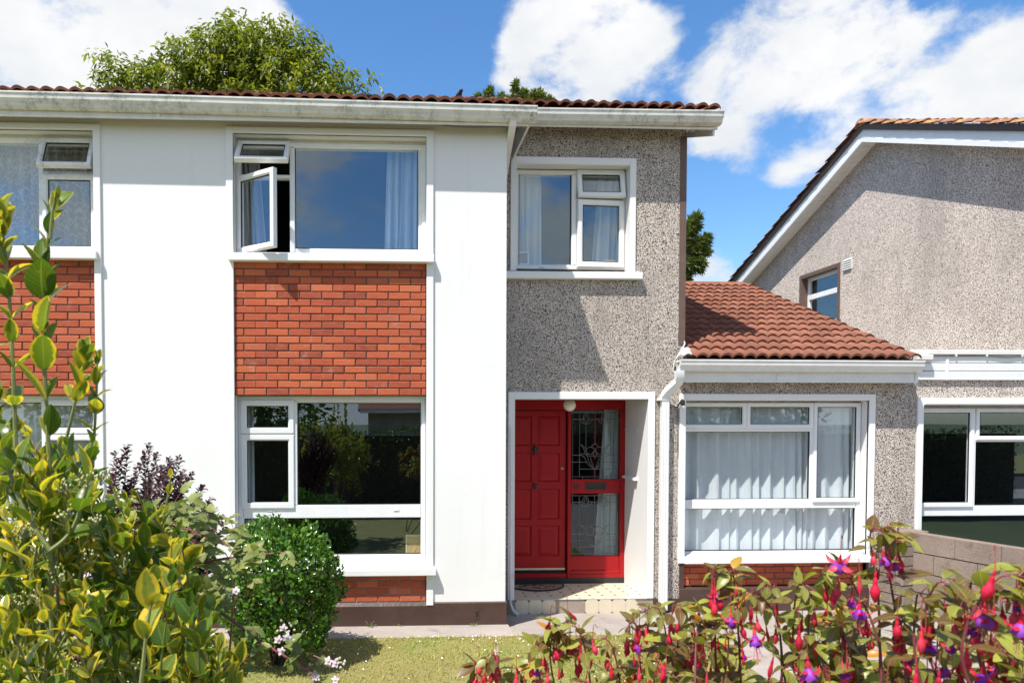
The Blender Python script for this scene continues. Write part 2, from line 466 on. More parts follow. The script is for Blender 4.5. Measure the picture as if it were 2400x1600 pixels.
def m_gloss_red():
    m = Mat('red_gloss_paint'); p = m.pos()
    c = m.mix(m.maprange(m.noise(p, 5, 5), .3, .7), (.300,.0085,.012), (.345,.011,.015))
    m.set('Base Color', c).set('Roughness', .40).set('Specular IOR Level', .22)
    m.bump(m.noise(m.mapping(p, (60,60,5)), 1.0, 4), .12, .004); return m.m
def m_concrete(name, a, b, rough=1.0):
    m = Mat(name); p = m.pos()
    c = m.mix(m.maprange(m.noise(p, 2.2, 6, .65), .3, .7), a, b)
    agg = m.maprange(m.noise(p, 150, 3, .6), .56, .70)
    c = m.mix(m.math('MULTIPLY', agg, .45*rough), c, tuple(min(1, x*1.7) for x in b))
    dk = m.maprange(m.noise(m.mapping(p, loc=(3,7,2)), 90, 4, .6), .58, .70)
    c = m.mix(m.math('MULTIPLY', dk, min(1, .5*rough)), c, tuple(x*.35 for x in a))
    st = m.maprange(m.noise(m.mapping(p, loc=(9,1,4)), 4.5, 6, .7), .56, .70)
    c = m.mix(m.math('MULTIPLY', st, min(1, .55*rough)), c, tuple(x*.42 for x in a))
    m.set('Base Color', c).set('Roughness', .92)
    m.bump(m.noise(p, 120 if rough == 1 else 60, 5, .7), min(1, .6*rough), .008*rough); return m.m
def m_leaf(name, c0, c1, c2, trans=.35, rough=.35, edge=None, edge_w=(.62,.82), vein=.25, spots=None, spec=.5, alt=None):
    """c0..c2: colour over the per-leaf random value; edge: margin colour (variegation) by distance to the leaf margin"""
    m = Mat(name); r = m.attr('rnd'); p = m.pos()
    col = m.ramp(r, [(0, c0), (.5, c1), (1, c2)])
    uv = m.n.new('ShaderNodeUVMap'); sp = m.n.new('ShaderNodeSeparateXYZ'); m.l.new(uv.outputs[0], sp.inputs[0])
    u = m.math('ABSOLUTE', m.math('SUBTRACT', m.math('MULTIPLY', sp.outputs[0], 2.0), 1.0))  # 0 midrib .. 1 margin
    if vein:
        mid = m.maprange(u, .0, .09, 1, 0)
        ang = m.math('ADD', m.math('MULTIPLY', sp.outputs[1], 9.0), m.math('MULTIPLY', u, -2.2))
        side = m.maprange(m.math('ABSOLUTE', m.math('SUBTRACT', m.math('FRACT', ang), .5)), .0, .10, .5, 0)
        col = m.mix(m.math('MULTIPLY', m.math('MAXIMUM', mid, side), vein), col, tuple(min(1, x*2.0+.02) for x in c2))
    if edge:
        e = m.math('ADD', u, m.math('MULTIPLY', m.math('SUBTRACT', m.noise(p, 60, 3, .6), .5), .7))
        # some leaves have broad margins, some almost none
        wv = m.math('MULTIPLY', m.math('SUBTRACT', r, .5), .75)
        e = m.math('ADD', e, wv)
        col = m.mix(m.maprange(e, edge_w[0], edge_w[1]), col, edge)
    if spots:
        s = m.maprange(m.noise(p, spots[1], 4, .6), spots[2], spots[2]+.06)
        col = m.mix(m.math('MULTIPLY', s, .8), col, spots[0])
    if alt:   # a share of dying leaves in another colour
        col = m.mix(m.maprange(r, alt[1], alt[1]+.01), col, alt[0])
    m.set('Base Color', col).set('Roughness', rough).set('Specular IOR Level', spec)
    tl = m.n.new('ShaderNodeBsdfTranslucent')
    tc = m.mix(1.0, col, (1.25,1.3,.55), 'MULTIPLY'); m.l.new(tc, tl.inputs[0])
    mx = m.n.new('ShaderNodeMixShader'); mx.inputs[0].default_value = trans
    m.l.new(m.b.outputs[0], mx.inputs[1]); m.l.new(tl.outputs[0], mx.inputs[2]); m.l.new(mx.outputs[0], m.out.inputs['Surface'])
    m.bump(m.noise(p, 90, 3), .12, .003)
    return m.m

M = {}
M['white'] = m_white_render()
M['dash'] = m_pebbledash('grey_pebbledash', (.82,.725,.640), (.075,.054,.044), .48)
M['dash_pale'] = m_pebbledash('pale_pebbledash', (.92,.815,.725), (.25,.175,.14), .34, 84)
M['brick'] = m_brick()
M['mortar'] = plain('dark_mortar', (.10,.085,.082), .95, (120,.5,.005), .2)
M['mortar_pale'] = plain('pale_mortar', (.30,.26,.25), .95, (120,.5,.005), .2)
M['tile'] = m_tile('terracotta_tile', (.235,.085,.049), (.315,.126,.076))
M['tile_dark'] = m_tile('weathered_tile', (.25,.090,.052), (.34,.130,.078))
M['tile_lichen'] = m_tile('lichened_tile', (.30,.135,.085), (.40,.19,.13), .8)
M['upvc'] = m_upvc('white_upvc', .10)
M['upvc_grime'] = m_upvc('grimy_upvc', .55)
M['gutter'] = m_upvc('weathered_gutter', .95, (.72,.72,.69), .4)
M['gutter_new'] = m_upvc('clean_gutter', .30, (.78,.78,.77), .3)
M['gasket'] = plain('black_gasket', (.015,.015,.017), .6)
M['glass'] = m_glass()
M['glass_side'] = m_glass('leaded_glass', .05, (.80,.83,.82))
M['brown'] = plain('brown_paint', (.066,.036,.028), .45, (25,.35,.01), .18, scale=5)
M['brown_strip'] = plain('brown_strip_paint', (.13,.082,.064), .6, (30,.3,.01), .12)
M['red'] = m_gloss_red()
M['iron'] = plain('black_iron', (.018,.018,.02), .42, (60,.3,.004), .2)
M['brass'] = plain('worn_brass', (.42,.33,.17), .35, None, .1, .8)
M['lead'] = plain('leaded_came', (.20,.20,.20), .5, None, .15, .5)
M['cream_tile'] = plain('cream_floor_tile', (.66,.58,.43), .3, (40,.06,.004), .07)
M['tile_dot'] = plain('dark_tile_dot', (.055,.025,.018), .35)
M['grout'] = plain('tile_grout', (.30,.24,.17), .9)
M['rubble'] = m_concrete('bare_render', (.30,.24,.19), (.40,.33,.28))
M['concrete'] = m_concrete('path_concrete', (.30,.255,.225), (.39,.34,.30))
M['block'] = m_concrete('wall_block', (.20,.150,.118), (.31,.245,.20), 1.7)
M['soffit'] = plain('white_soffit', (.72,.70,.66), .5, None, .06)
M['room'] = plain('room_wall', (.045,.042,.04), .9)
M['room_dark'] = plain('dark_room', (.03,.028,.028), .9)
M['curtain'] = m_cloth('pale_blue_curtain', (.70,.78,.82), .25)
M['curtain_white'] = m_cloth('white_net_curtain', (.88,.94,.98), .12)
M['curtain_lace'] = m_cloth('lace_curtain', (.84,.87,.90), .4, lace=True)
M['curtain_grey'] = m_cloth('grey_curtain', (.46,.44,.42), .3)
M['curtain_red'] = m_cloth('red_curtain', (.28,.02,.05), .3)
M['card'] = plain('brown_hardboard', (.46,.30,.12), .8, (60,.2,.003))
M['pale_wood'] = plain('pale_wood', (.62,.52,.36), .5)
M['globe'] = plain('opal_globe', (.80,.74,.63), .22)
M['rubber'] = plain('black_rubber', (.012,.012,.012), .7)
M['coir'] = plain('mat_weave', (.30,.19,.13), .9, (90,.6,.006), .3, scale=60)
M['lead_flash'] = plain('grey_flashing', (.46,.46,.44), .55, (20,.3,.01), .2)
M['cable'] = plain('grey_cable', (.13,.13,.13), .5)
M['bird'] = plain('black_plumage', (.012,.012,.016), .45)
M['bark'] = plain('bark', (.16,.12,.09), .9, (40,.8,.02), .3)
M['bark_pale'] = plain('pale_bark', (.34,.29,.23), .9, (40,.6,.02), .3)
# ------------------------------------------------------------------ key planes (metres from the camera)
YW, YG, YD = 7.12, 7.87, 8.62             # white front, grey front, front door
OH = .165                                 # eave overhang to the fascia
XM = P(387, 700, YW).x                    # party line with the left house
X_CORNER = P(1186, 900, YW).x             # right corner of the white block
X_END = P(1607, 500, YG).x                # right corner of the grey two-storey wall
X_WING = P(2145, 1000, YG).x              # where the neighbour's front begins
Z_BASE = 0.0
Z_FAS = P(840, 287, YW-OH).z             # underside of the fascia, white block
Z_FASG = P(1450, 299, YG-.22).z
Z_PL = P(1100, 1409, YW).z                # top of the plinth
GZ = P(1400, 1436, YG).z                  # path level at the doorstep
SL = 0.38                                 # roof slope (rise per metre)

house = thing('house', 'white and grey house with red front door and brick panel between its windows', 'house', (0.4, YW, 0))
left_house = thing('neighbouring_house', 'adjoining left house with lace curtains and grimy open top window', 'house', (2*XM-0.4, YW, 0))
def mx(x): return 2*XM - x

def wall_with_holes(mb, x0, x1, z0, z1, holes, yf, yb):
    """vertical wall slab facing -Y with rectangular openings (X0,X1,Z0,Z1)"""
    xs = sorted({x0, x1, *[h[0] for h in holes], *[h[1] for h in holes]})
    zs = sorted({z0, z1, *[h[2] for h in holes], *[h[3] for h in holes]})
    xs = [x for x in xs if x0 <= x <= x1]; zs = [z for z in zs if z0 <= z <= z1]
    def hole(xa, za): return any(h[0] <= xa <= h[1] and h[2] <= za <= h[3] for h in holes)
    solid = {}
    for i in range(len(xs)-1):
        for j in range(len(zs)-1):
            solid[i, j] = not hole((xs[i]+xs[i+1])/2, (zs[j]+zs[j+1])/2)
    for (i, j), s in solid.items():
        if not s: continue
        a, b, c, d = xs[i], xs[i+1], zs[j], zs[j+1]
        mb.quad((a,yf,c),(b,yf,c),(b,yf,d),(a,yf,d)); mb.quad((a,yb,c),(a,yb,d),(b,yb,d),(b,yb,c))
        if not solid.get((i-1,j), False): mb.quad((a,yf,c),(a,yf,d),(a,yb,d),(a,yb,c))
        if not solid.get((i+1,j), False): mb.quad((b,yf,c),(b,yb,c),(b,yb,d),(b,yf,d))
        if not solid.get((i,j-1), False): mb.quad((a,yf,c),(a,yb,c),(b,yb,c),(b,yf,c))
        if not solid.get((i,j+1), False): mb.quad((a,yf,d),(b,yf,d),(b,yb,d),(a,yb,d))
    return mb
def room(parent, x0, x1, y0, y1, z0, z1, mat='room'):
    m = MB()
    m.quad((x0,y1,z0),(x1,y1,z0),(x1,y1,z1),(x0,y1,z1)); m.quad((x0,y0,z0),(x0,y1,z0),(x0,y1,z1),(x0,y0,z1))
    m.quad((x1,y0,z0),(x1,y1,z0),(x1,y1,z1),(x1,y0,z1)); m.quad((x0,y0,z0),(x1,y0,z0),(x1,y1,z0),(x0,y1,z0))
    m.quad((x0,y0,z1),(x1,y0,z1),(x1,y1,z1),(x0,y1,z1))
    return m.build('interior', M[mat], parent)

# ------------------------------------------------------------------ windows
def sash_ring(rect, y, w, mat_depth=.055):
    """opening light: stepped mitred frame; y = front face"""
    m = MB()
    m.ring(rect, [(0, y+mat_depth), (0, y+.006), (.006, y), (w-.016, y), (w-.002, y+.014), (w, y+.026), (w, y+mat_depth)])
    return m
def glazing(rect, w, y):
    x0, x1, z0, z1 = rect
    g = MB().ring((x0+w, x1-w, z0+w, z1-w), [(0, y+.022), (.0, y+.016), (.006, y+.016), (.006, y+.03)])
    p = MB().box(x0+w-.004, x1-w+.004, y+.026, y+.031, z0+w-.004, z1-w+.004)
    return g, p
class Window:
    def __init__(self, parent, rect, y, w=.055, mat='upvc', name='window', mirror=None):
        self.mat = M[mat]; self.mir = mirror; self.y = y
        m = MB().ring(rect, [(0, y+.075), (0, y+.004), (.004, y), (w-.012, y), (w, y+.016), (w, y+.075)])
        self.o = self.fin(m).build(name, self.mat, parent, smooth=False)
        self.rect = rect
    def fin(self, m):
        if self.mir is not None: m.xform(lambda p: Vector((2*self.mir-p.x, p.y, p.z)))
        return m
    def bar(self, x0, x1, z0, z1, name='glazing_bar'):
        self.fin(MB().bbox(x0, x1, self.y+.001, self.y+.075, z0, z1, .006)).build(name, self.mat, self.o)
    def pane(self, rect, cell=None):
        if cell:       # glazing bead filling the light round the glass
            m = MB(); y = self.y; a, r = cell, rect
            def lp(q, yy): return [(q[0], yy, q[2]), (q[1], yy, q[2]), (q[1], yy, q[3]), (q[0], yy, q[3])]
            lo = [lp((a[0]-.004, a[1]+.004, a[2]-.004, a[3]+.004), y+.012), lp((r[0]-.012, r[1]+.012, r[2]-.012, r[3]+.012), y+.008), lp(r, y+.018), lp(r, y+.05)]
            m.add([p for l in lo for p in l], [(4*k+j, 4*k+(j+1) % 4, 4*k+4+(j+1) % 4, 4*k+4+j) for k in range(3) for j in range(4)])
            self.fin(m).build('glazing_bead', self.mat, self.o)
        g = MB().ring(rect, [(-.004, self.y+.03), (-.001, self.y+.014), (.006, self.y+.016), (.006, self.y+.04)])
        self.fin(g).build('gasket', M['gasket'], self.o)
        x0, x1, z0, z1 = rect
        self.fin(MB().box(x0-.003, x1+.003, self.y+.030, self.y+.035, z0-.003, z1+.003)).build('pane', M['glass'], self.o)
    def sash(self, rect, w=.06, tilt=0.0, swing=0.0, hinge='left', proud=.018, handle=None):
        y = self.y - proud
        fr = sash_ring(rect, y, w); g, p = glazing(rect, w, y)
        x0, x1, z0, z1 = rect
        mats = []
        if tilt:
            R_ = Matrix.Translation((0, y+.05, z1)) @ Matrix.Rotation(-rad(tilt), 4, 'X') @ Matrix.Translation((0, -(y+.05), -z1)); mats.append(R_)
        if swing:
            hx = x0 if hinge == 'left' else x1
            a = -rad(swing) if hinge == 'left' else rad(swing)
            R_ = Matrix.Translation((hx, y+.05, 0)) @ Matrix.Rotation(a, 4, 'Z') @ Matrix.Translation((-hx, -(y+.05), 0)); mats.append(R_)
        for R_ in mats:
            for q in (fr, g, p): q.xform(lambda v: R_ @ v)
        self.fin(fr).build('sash', self.mat, self.o); self.fin(g).build('gasket', M['gasket'], self.o); self.fin(p).build('pane', M['glass'], self.o)
        if tilt or swing:    # friction stay
            if tilt:
                for xx in (x0+.012, x1-.024):
                    st = MB().tube([(xx+.006, self.y+.04, (z0+z1)/2), Vector((xx+.006, y+.04, z0+.03)) if not mats else mats[0] @ Vector((xx+.006, y+.05, z0+.05))], .004, 5)
                    self.fin(st).build('stay', M['lead'], self.o)
    def trickle(self, x, z):
        self.fin(MB().bbox(x-.028, x+.028, self.y-.006, self.y+.002, z-.008, z+.008, .003)).build('drain_cap', M['gutter'], self.o)

def curtain(name, x0, x1, z0, z1, y, mat, label, folds=7, amp=.03, x0b=None, x1b=None, category='curtain', seed=1, mirror=None):
    """hanging cloth with uneven pleats; x0b/x1b: width at the bottom"""
    rs = random.Random(seed); m = MB()
    x0b = x0 if x0b is None else x0b; x1b = x1 if x1b is None else x1b
    nu, nv = folds*8, 10
    cuts = [0.0]
    for _ in range(folds): cuts.append(cuts[-1]+rs.uniform(.45, 1.6))
    cuts = [c_/cuts[-1] for c_ in cuts]
    ph = [rs.uniform(-.35, .35) for _ in range(folds+2)]; am = [rs.uniform(.55, 1.25) for _ in range(folds+2)]
    vs = []
    for j in range(nv+1):
        v = j/nv
        for i in range(nu+1):
            k = i/nu*folds; ki = min(int(k), folds-1); fr = k-ki; u = cuts[ki]+(cuts[ki+1]-cuts[ki])*fr
            a_ = (am[ki]*(1-fr)+am[ki+1]*fr)*min(1.5, .4+(cuts[ki+1]-cuts[ki])*folds*.7); p_ = ph[ki]*(1-fr)+ph[ki+1]*fr
            xa = x0+(x1-x0)*u; xb = x0b+(x1b-x0b)*u; x = xb+(xa-xb)*v
            yy = y + math.sin(2*math.pi*(k+p_*(1.2-.5*v)))*amp*a_*(.6+.4*(1-v)) + .012*math.sin(5*k+3*v)
            x += .3*amp*math.cos(2*math.pi*k)*(1-v)
            vs.append((2*mirror-x if mirror is not None else x, yy, z0+(z1-z0)*v))
    fs = [(j*(nu+1)+i, j*(nu+1)+i+1, (j+1)*(nu+1)+i+1, (j+1)*(nu+1)+i) for j in range(nv) for i in range(nu)]
    m.add(vs, fs)
    o = m.build(name, M[mat], None, label, smooth=True, category=category)
    return o

# ------------------------------------------------------------------ bricks
BW, BH, BD, JT = .215, .065, .10, .010
_brick_cache = {}
def brick_mesh(w, h=BH):
    key = (round(w, 3), round(h, 3))
    if key not in _brick_cache:
        m = MB().bbox(-w/2, w/2, -BD/2, BD/2, -h/2, h/2, .005)
        _brick_cache[key] = m.mesh('brick', M['brick'])
    return _brick_cache[key]
def brick_panel(parent, x0, x1, z0, z1, yf, mortar='mortar', name='brick_panel', pitch=.2245, course=.0755, start=.5, seed=3):
    """laid from the top down in stretcher bond"""
    rs = random.Random(seed)
    bed = MB().box(x0, x1, yf+.010, yf+.09, z0, z1).build(name, M[mortar], parent)
    n = max(1, round((z1-z0)/course)); c = (z1-z0)/n
    for r in range(n):
        zc = z1 - c*(r+.5)
        x = x0 + .004 - (start if r % 2 else 0)*pitch - .02
        while x < x1-.02:
            a, b = max(x, x0+.003), min(x+pitch-JT, x1-.003)
            if b-a > .03:
                w = b-a
                if abs(w-(pitch-JT)) < .02: w = pitch-JT
                mtx = Matrix.Translation(((a+b)/2, yf+BD/2+rs.uniform(-.0025,.0025), zc+rs.uniform(-.001,.001))) @ Euler((rs.uniform(-.01,.01), rs.uniform(-.004,.004), rs.uniform(-.01,.01))).to_matrix().to_4x4()
                place('brick', brick_mesh(w, c-JT), bed, mtx)
            x += pitch
    return bed

# ------------------------------------------------------------------ the white front with its bay (and its mirror image next door)
def front_bay(parent, mir=None, grime=False):
    up = 'upvc_grime' if grime else 'upvc'
    def fin(m):
        if mir is not None: m.xform(lambda p: Vector((2*mir-p.x, p.y, p.z)))
        return m
    def bx(x0, x1, y0, y1, z0, z1, name, mat, bev=True):
        m = MB(); (m.bbox if bev else m.box)(x0, x1, y0, y1, z0, z1)
        return fin(m).build(name, M[mat], parent)
    # openings
    jl, jr = P(549, 700, YW).x, P(999.5, 700, YW).x            # inner edges of the surround
    ol, orr = P(532.5, 700, YW).x, P(1016, 700, YW).x          # outer edges
    z_in, z_out = P(772, 317, YW).z, P(772, 301.5, YW).z
    z_s1b, z_s1t = P(776, 612, YW-.075).z, P(776, 593.5, YW-.02).z
    z_s2b, z_s2t = P(900, 1349, YW-.075).z, P(900, 1321, YW-.02).z
    z_head = P(776, 926.5, YW).z
    ytop = Z_FAS + .165
    if mir is None: right_end, left_end = X_CORNER, XM
    else: right_end, left_end = X_CORNER, XM
    # wall piers, head
    bx(XM, jl, YW, YW+.30, Z_PL, ytop, 'wall', 'white', False)
    bx(jl, jr, YW, YW+.30, z_in, ytop, 'wall', 'white', False)
    # surround, 2 cm proud
    s = MB()
    s.bbox(ol, jl, YW-.022, YW+.02, Z_PL-.03, z_out, .004); s.bbox(jr, orr, YW-.022, YW+.02, Z_PL-.03, z_out, .004)
    s.bbox(jl, jr, YW-.022, YW+.02, z_in, z_out, .004)
    fin(s).build('window_surround', M['white'], parent)
    # upper window
    yf = YW+.115
    rect = (jl, jr, z_s1t-.012, z_in-.035)
    fin(MB().box(jl, jr, yf+.02, YW+.28, z_in-.035, z_in)).build('packer', M['gutter_new'], parent)
    w = Window(parent, rect, yf, .05, up, mirror=mir)
    a = RC(691, 345, 980, 582.5, yf)
    mu = (P(679, 460, yf).x, a[0])
    w.bar(mu[0], mu[1], rect[2]+.05, rect[3]-.05)
    w.pane(a, (mu[1], rect[1]-.05, rect[2]+.05, rect[3]-.05))
    zt = P(620, 413, yf).z
    w.bar(rect[0]+.05, mu[0], zt-.018, zt+.018)
    vx0, vx1 = rect[0]+.028, mu[0]+.01
    w.sash((vx0, vx1, zt-.008, P(620, 337, yf).z), .05, tilt=22 if grime else 40)
    if grime: w.sash((vx0, vx1, rect[2]+.03, zt-.014), .055)
    else: w.sash((vx0, vx1, rect[2]+.03, zt-.014), .058, swing=36, hinge='left')
    w.trickle(P(912, 588, yf).x, P(912, 589, yf).z)
    # upper sill
    sl, sr = P(535, 600, YW-.075).x, P(1017, 600, YW-.075).x
    m = MB().prism([(YW-.075, z_s1b), (YW-.078, z_s1b+.006), (YW-.078, z_s1t-.022), (YW-.070, z_s1t-.014), (yf+.05, z_s1t), (yf+.05, z_s1b)], 'x', sl, sr)
    fin(m).build('window_sill', M['white'], parent)
    # brick panel
    zb1 = z_s1b+.01
    if mir is None: brick_panel(parent, jl+.002, jr-.002, z_head, zb1, YW+.006, start=.5, seed=3)
    else: brick_panel(parent, 2*mir-jr+.002, 2*mir-jl-.002, z_head, zb1, YW+.006, seed=8)
    bx(jl, jr, YW+.10, YW+.30, z_head, z_s1t-.02, 'wall', 'white', False)
    # lower window
    yl = YW+.125
    rect = (jl+.003, jr-.003, z_s2t-.012, z_head-.006)
    w = Window(parent, rect, yl, .048, 'upvc', mirror=mir)
    a = RC(697, 944, 986, 1182.5, yl); b = RC(572.7, 1213, 988, 1299, yl)
    mu = (P(687.5, 1060, yl).x, a[0])
    w.bar(rect[0]+.048, rect[1]-.048, b[3], a[2])
    w.bar(mu[0], mu[1], a[2], rect[3]-.046)
    w.pane(a, (mu[1], rect[1]-.048, a[2]-.002, rect[3]-.048)); w.pane(b, (rect[0]+.048, rect[1]-.048, rect[2]+.048, b[3]+.002))
    zt = P(625, 1016, yl).z
    w.bar(rect[0]+.046, mu[0], zt-.016, zt+.016)
    vx0, vx1 = rect[0]+.030, mu[0]+.010
    w.sash((vx0, vx1, zt+.002, P(625, 937, yl).z), .062); w.sash((vx0, vx1, a[2]-.03, zt-.010), .062)
    for (tx, ty) in ((633, 1196), (929, 1195), (930, 1313)): w.trickle(P(tx, ty, yl).x, P(tx, ty, yl).z)
    sl, sr = P(545, 1335, YW-.078).x, P(1021.5, 1335, YW-.078).x
    m = MB().prism([(YW-.085, z_s2b), (YW-.088, z_s2b+.006), (YW-.088, z_s2t-.052), (YW-.080, z_s2t-.044), (yl+.05, z_s2t), (yl+.05, z_s2b)], 'x', sl, sr)
    fin(m).build('window_sill', M['white'], parent)
    z_lb = P(900, 1411, YW).z
    if mir is None: brick_panel(parent, jl+.002, jr-.002, z_lb, z_s2b+.012, YW+.008, 'mortar_pale', seed=5)
    else: brick_panel(parent, 2*mir-jr+.002, 2*mir-jl-.002, z_lb, z_s2b+.012, YW+.008, 'mortar_pale', seed=9)
    bx(jl, jr, YW+.11, YW+.30, Z_PL-.05, z_s2t-.02, 'wall', 'white', False)
    # right pier: runs back as the side of the block
    bx(jr, X_CORNER, YW, YG+.20, Z_PL, ytop, 'wall', 'white', False)
    # plinth
    pr = X_CORNER+.012
    m = MB()
    m.prism([(YW-.012, -.25), (YW-.014, Z_PL-.012), (YW-.004, Z_PL), (YW+.2, Z_PL), (YW+.2, -.25)], 'x', orr+.004, pr)
    m.prism([(YW-.012, -.25), (YW-.014, Z_PL-.035), (YW+.012, z_lb), (YW+.2, z_lb), (YW+.2, -.25)], 'x', jl, orr+.004)
    m.prism([(YW-.012, -.25), (YW-.014, Z_PL-.012), (YW-.004, Z_PL), (YW+.2, Z_PL), (YW+.2, -.25)], 'x', XM, jl)
    m.box(X_CORNER-.2, pr, YW+.2, YG-.002, -.25, Z_PL)
    fin(m).build('plinth', M['brown'], parent)
    # rooms behind the glass
    z_mid = (z_head+z_s1b)/2
    xs = (XM+.1, X_CORNER-.2) if mir is None else (2*mir-X_CORNER+.2, XM-.1)
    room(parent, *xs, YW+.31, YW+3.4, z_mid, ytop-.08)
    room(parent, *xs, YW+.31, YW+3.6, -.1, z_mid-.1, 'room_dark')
front_bay(house); front_bay(left_house, mir=XM, grime=True)

# small things of the white front
vent = RC(1113, 1429, 1124, 1449, YW-.014)
MB().ring(vent, [(0, YW-.006), (0, YW-.018), (.012, YW-.018), (.014, YW-.004)]).build('air_vent', M['brown'], house)
MB().box(vent[0]+.013, vent[1]-.013, YW-.016, YW-.010, vent[2]+.02, vent[3]-.013).build('vent_hole', M['rubber'], house)

# ------------------------------------------------------------------ grey wall: upper window, porch
g_out = RC(1196, 370, 1489.5, 640, YG); g_in = RC(1209, 386, 1476, 636, YG)
p_out = RC(1190, 918.5, 1532.5, 1403, YG); p_in = RC(1205.5, 935.5, 1516.5, 1403, YG)
w_out_r = RC(1589.5, 923, 2047, 1320, YG); w_in_r = RC(1605, 938, 2033, 1300, YG)
Z_STEP = P(1350, 1403.5, YG-.01).z
z_wing_top = P(1850, 897, YG-.13).z
x_dl = X_CORNER - .25
m = MB()
wall_with_holes(m, x_dl, X_END, GZ-.1, Z_FASG+.165, [(g_in[0], g_in[1], g_in[2], g_in[3]), (p_in[0], p_in[1]+.05, GZ-.2, p_in[3])], YG, YG+.28)
m.build('wall', M['dash'], house)
m = MB()
wall_with_holes(m, X_END, X_WING, GZ-.1, z_wing_top+.15, [(w_in_r[0], w_in_r[1], GZ+.2, w_in_r[3])], YG, YG+.28)
m.build('wall', M['dash'], house)
# side and back of the two-storey part
MB().box(X_END-.28, X_END, YG+.28, 15.2, -.2, Z_FASG+.12).build('wall', M['dash'], house)
MB().prism([(YG, Z_FASG+.12), (15.2, Z_FASG+.12), ((YG+15.2)/2, Z_FASG+.12+SL*3.3)], 'x', X_END-.28, X_END).build('gable_wall', M['dash'], house)
# brown corner strip
MB().box(P(1593, 500, YG).x, X_END+.006, YG-.006, YG+.10, P(1600, 808, YG).z, Z_FASG-.001).build('corner_strip', M['brown_strip'], house)
# window surround on the grey wall
m = MB()
m.bbox(g_out[0], g_in[0], YG-.022, YG+.01, g_in[2], g_out[3], .005); m.bbox(g_in[1], g_out[1], YG-.022, YG+.01, g_in[2], g_out[3], .005)
m.bbox(g_in[0], g_in[1], YG-.022, YG+.01, g_in[3], g_out[3], .005)
m.build('window_surround', M['white'], house)
m = MB()   # plastered reveals
t = .006; yb = YG+.16
m.box(g_in[0], g_in[0]+t, YG-.02, yb, g_in[2], g_in[3]); m.box(g_in[1]-t, g_in[1], YG-.02, yb, g_in[2], g_in[3]); m.box(g_in[0]+t, g_in[1]-t, YG-.02, yb, g_in[3]-t, g_in[3])
m.build('window_reveal', M['white'], house)
yf = YG+.13
rect = (g_in[0]+t, g_in[1]-t, P(1340, 631, yf).z, g_in[3]-t-.012)
w = Window(house, rect, yf, .05)
a = RC(1214, 406, 1340, 621, yf); mu = (a[1], P(1352, 500, yf).x)
w.bar(mu[0], mu[1], rect[2]+.048, rect[3]-.048); w.pane((rect[0]+.055, a[1]-.004, a[2], a[3]), (rect[0]+.05, a[1], rect[2]+.05, rect[3]-.05))
zt = P(1408, 468, yf).z
w.bar(mu[1], rect[1]-.048, zt-.016, zt+.016)
w.sash((mu[1]-.004, rect[1]-.02, zt-.004, P(1408, 401, yf).z), .058, tilt=13)
w.sash((mu[1]-.004, rect[1]-.02, rect[2]+.02, zt-.012), .062, swing=4, hinge='right')
w.trickle(P(1268, 632, yf).x, rect[2]+.018); w.trickle(P(1400, 634, yf).x, rect[2]+.018)
s0, s1 = P(1176, 645, YG-.07).x, P(1506, 645, YG-.07).x
zt_, zb_ = P(1340, 636, YG-.02).z, P(1340, 652.5, YG-.07).z
MB().prism([(YG-.072, zb_), (YG-.075, zb_+.006), (YG-.075, zt_-.02), (YG-.068, zt_-.012), (YG+.2, zt_+.006), (YG+.2, zb_)], 'x', X_CORNER-.05, s1).build('window_sill', M['white'], house)
room(house, X_CORNER-.1, X_END-.3, YG+.29, YG+3.0, g_in[2]-.9, g_in[3]+.15)

# porch ---------------------------------------------------------
m = MB()
m.bbox(p_out[0], p_in[0], YG-.022, YG+.02, Z_STEP, p_out[3], .005); m.bbox(p_in[1], p_out[1], YG-.022, YG+.02, Z_STEP+.003, p_out[3], .005)
m.bbox(p_in[0], p_in[1], YG-.022, YG+.02, p_in[3], p_out[3], .005)
m.build('porch_surround', M['white'], house)
pl0, pl1 = P(1172, 1100, YD).x, p_in[1]
MB().box(pl1, pl1+.05, YG+.021, YD+.12, GZ-.1, p_in[3]).build('porch_wall', M['white'], house)
MB().box(pl0-.1, pl0, YG+.281, YD+.12, GZ-.1, p_in[3]+.14).build('porch_wall', M['white'], house)
MB().box(pl1, pl1+.05, YG+.281, YD+.12, p_in[3], p_in[3]+.14).build('porch_wall', M['white'], house)
MB().box(pl0-.1, pl1+.2, YG+.281, YD+.12, p_in[3]+.14, p_in[3]+.20).build('porch_ceiling', M['white'], house)
# two little ledges on the right-hand porch wall
lz = PXw(1480, 1120, pl1).z
MB().prism([(pl1+.001, lz+.03), (pl1-.045, lz+.012), (pl1-.045, lz-.012), (pl1+.001, lz-.012)], 'y', YG+.30, YD-.02).build('ledge', M['white'], house)
lz2 = PXw(1480, 1006, pl1).z
MB().box(pl1-.018, pl1+.001, YG+.32, YD-.03, lz2-.008, lz2+.006).build('ledge', M['white'], house)
# doorstep
MB().box(p_out[0]+.002, p_out[1]-.002, YG-.008, YD+.05, GZ-.15, Z_STEP-.008).build('doorstep', M['rubble'], house)
step = MB().box(p_in[0]+.001, pl1-.001, YG-.004, YD-.02, Z_STEP-.008, Z_STEP-.0015).build('porch_floor', M['grout'], house)
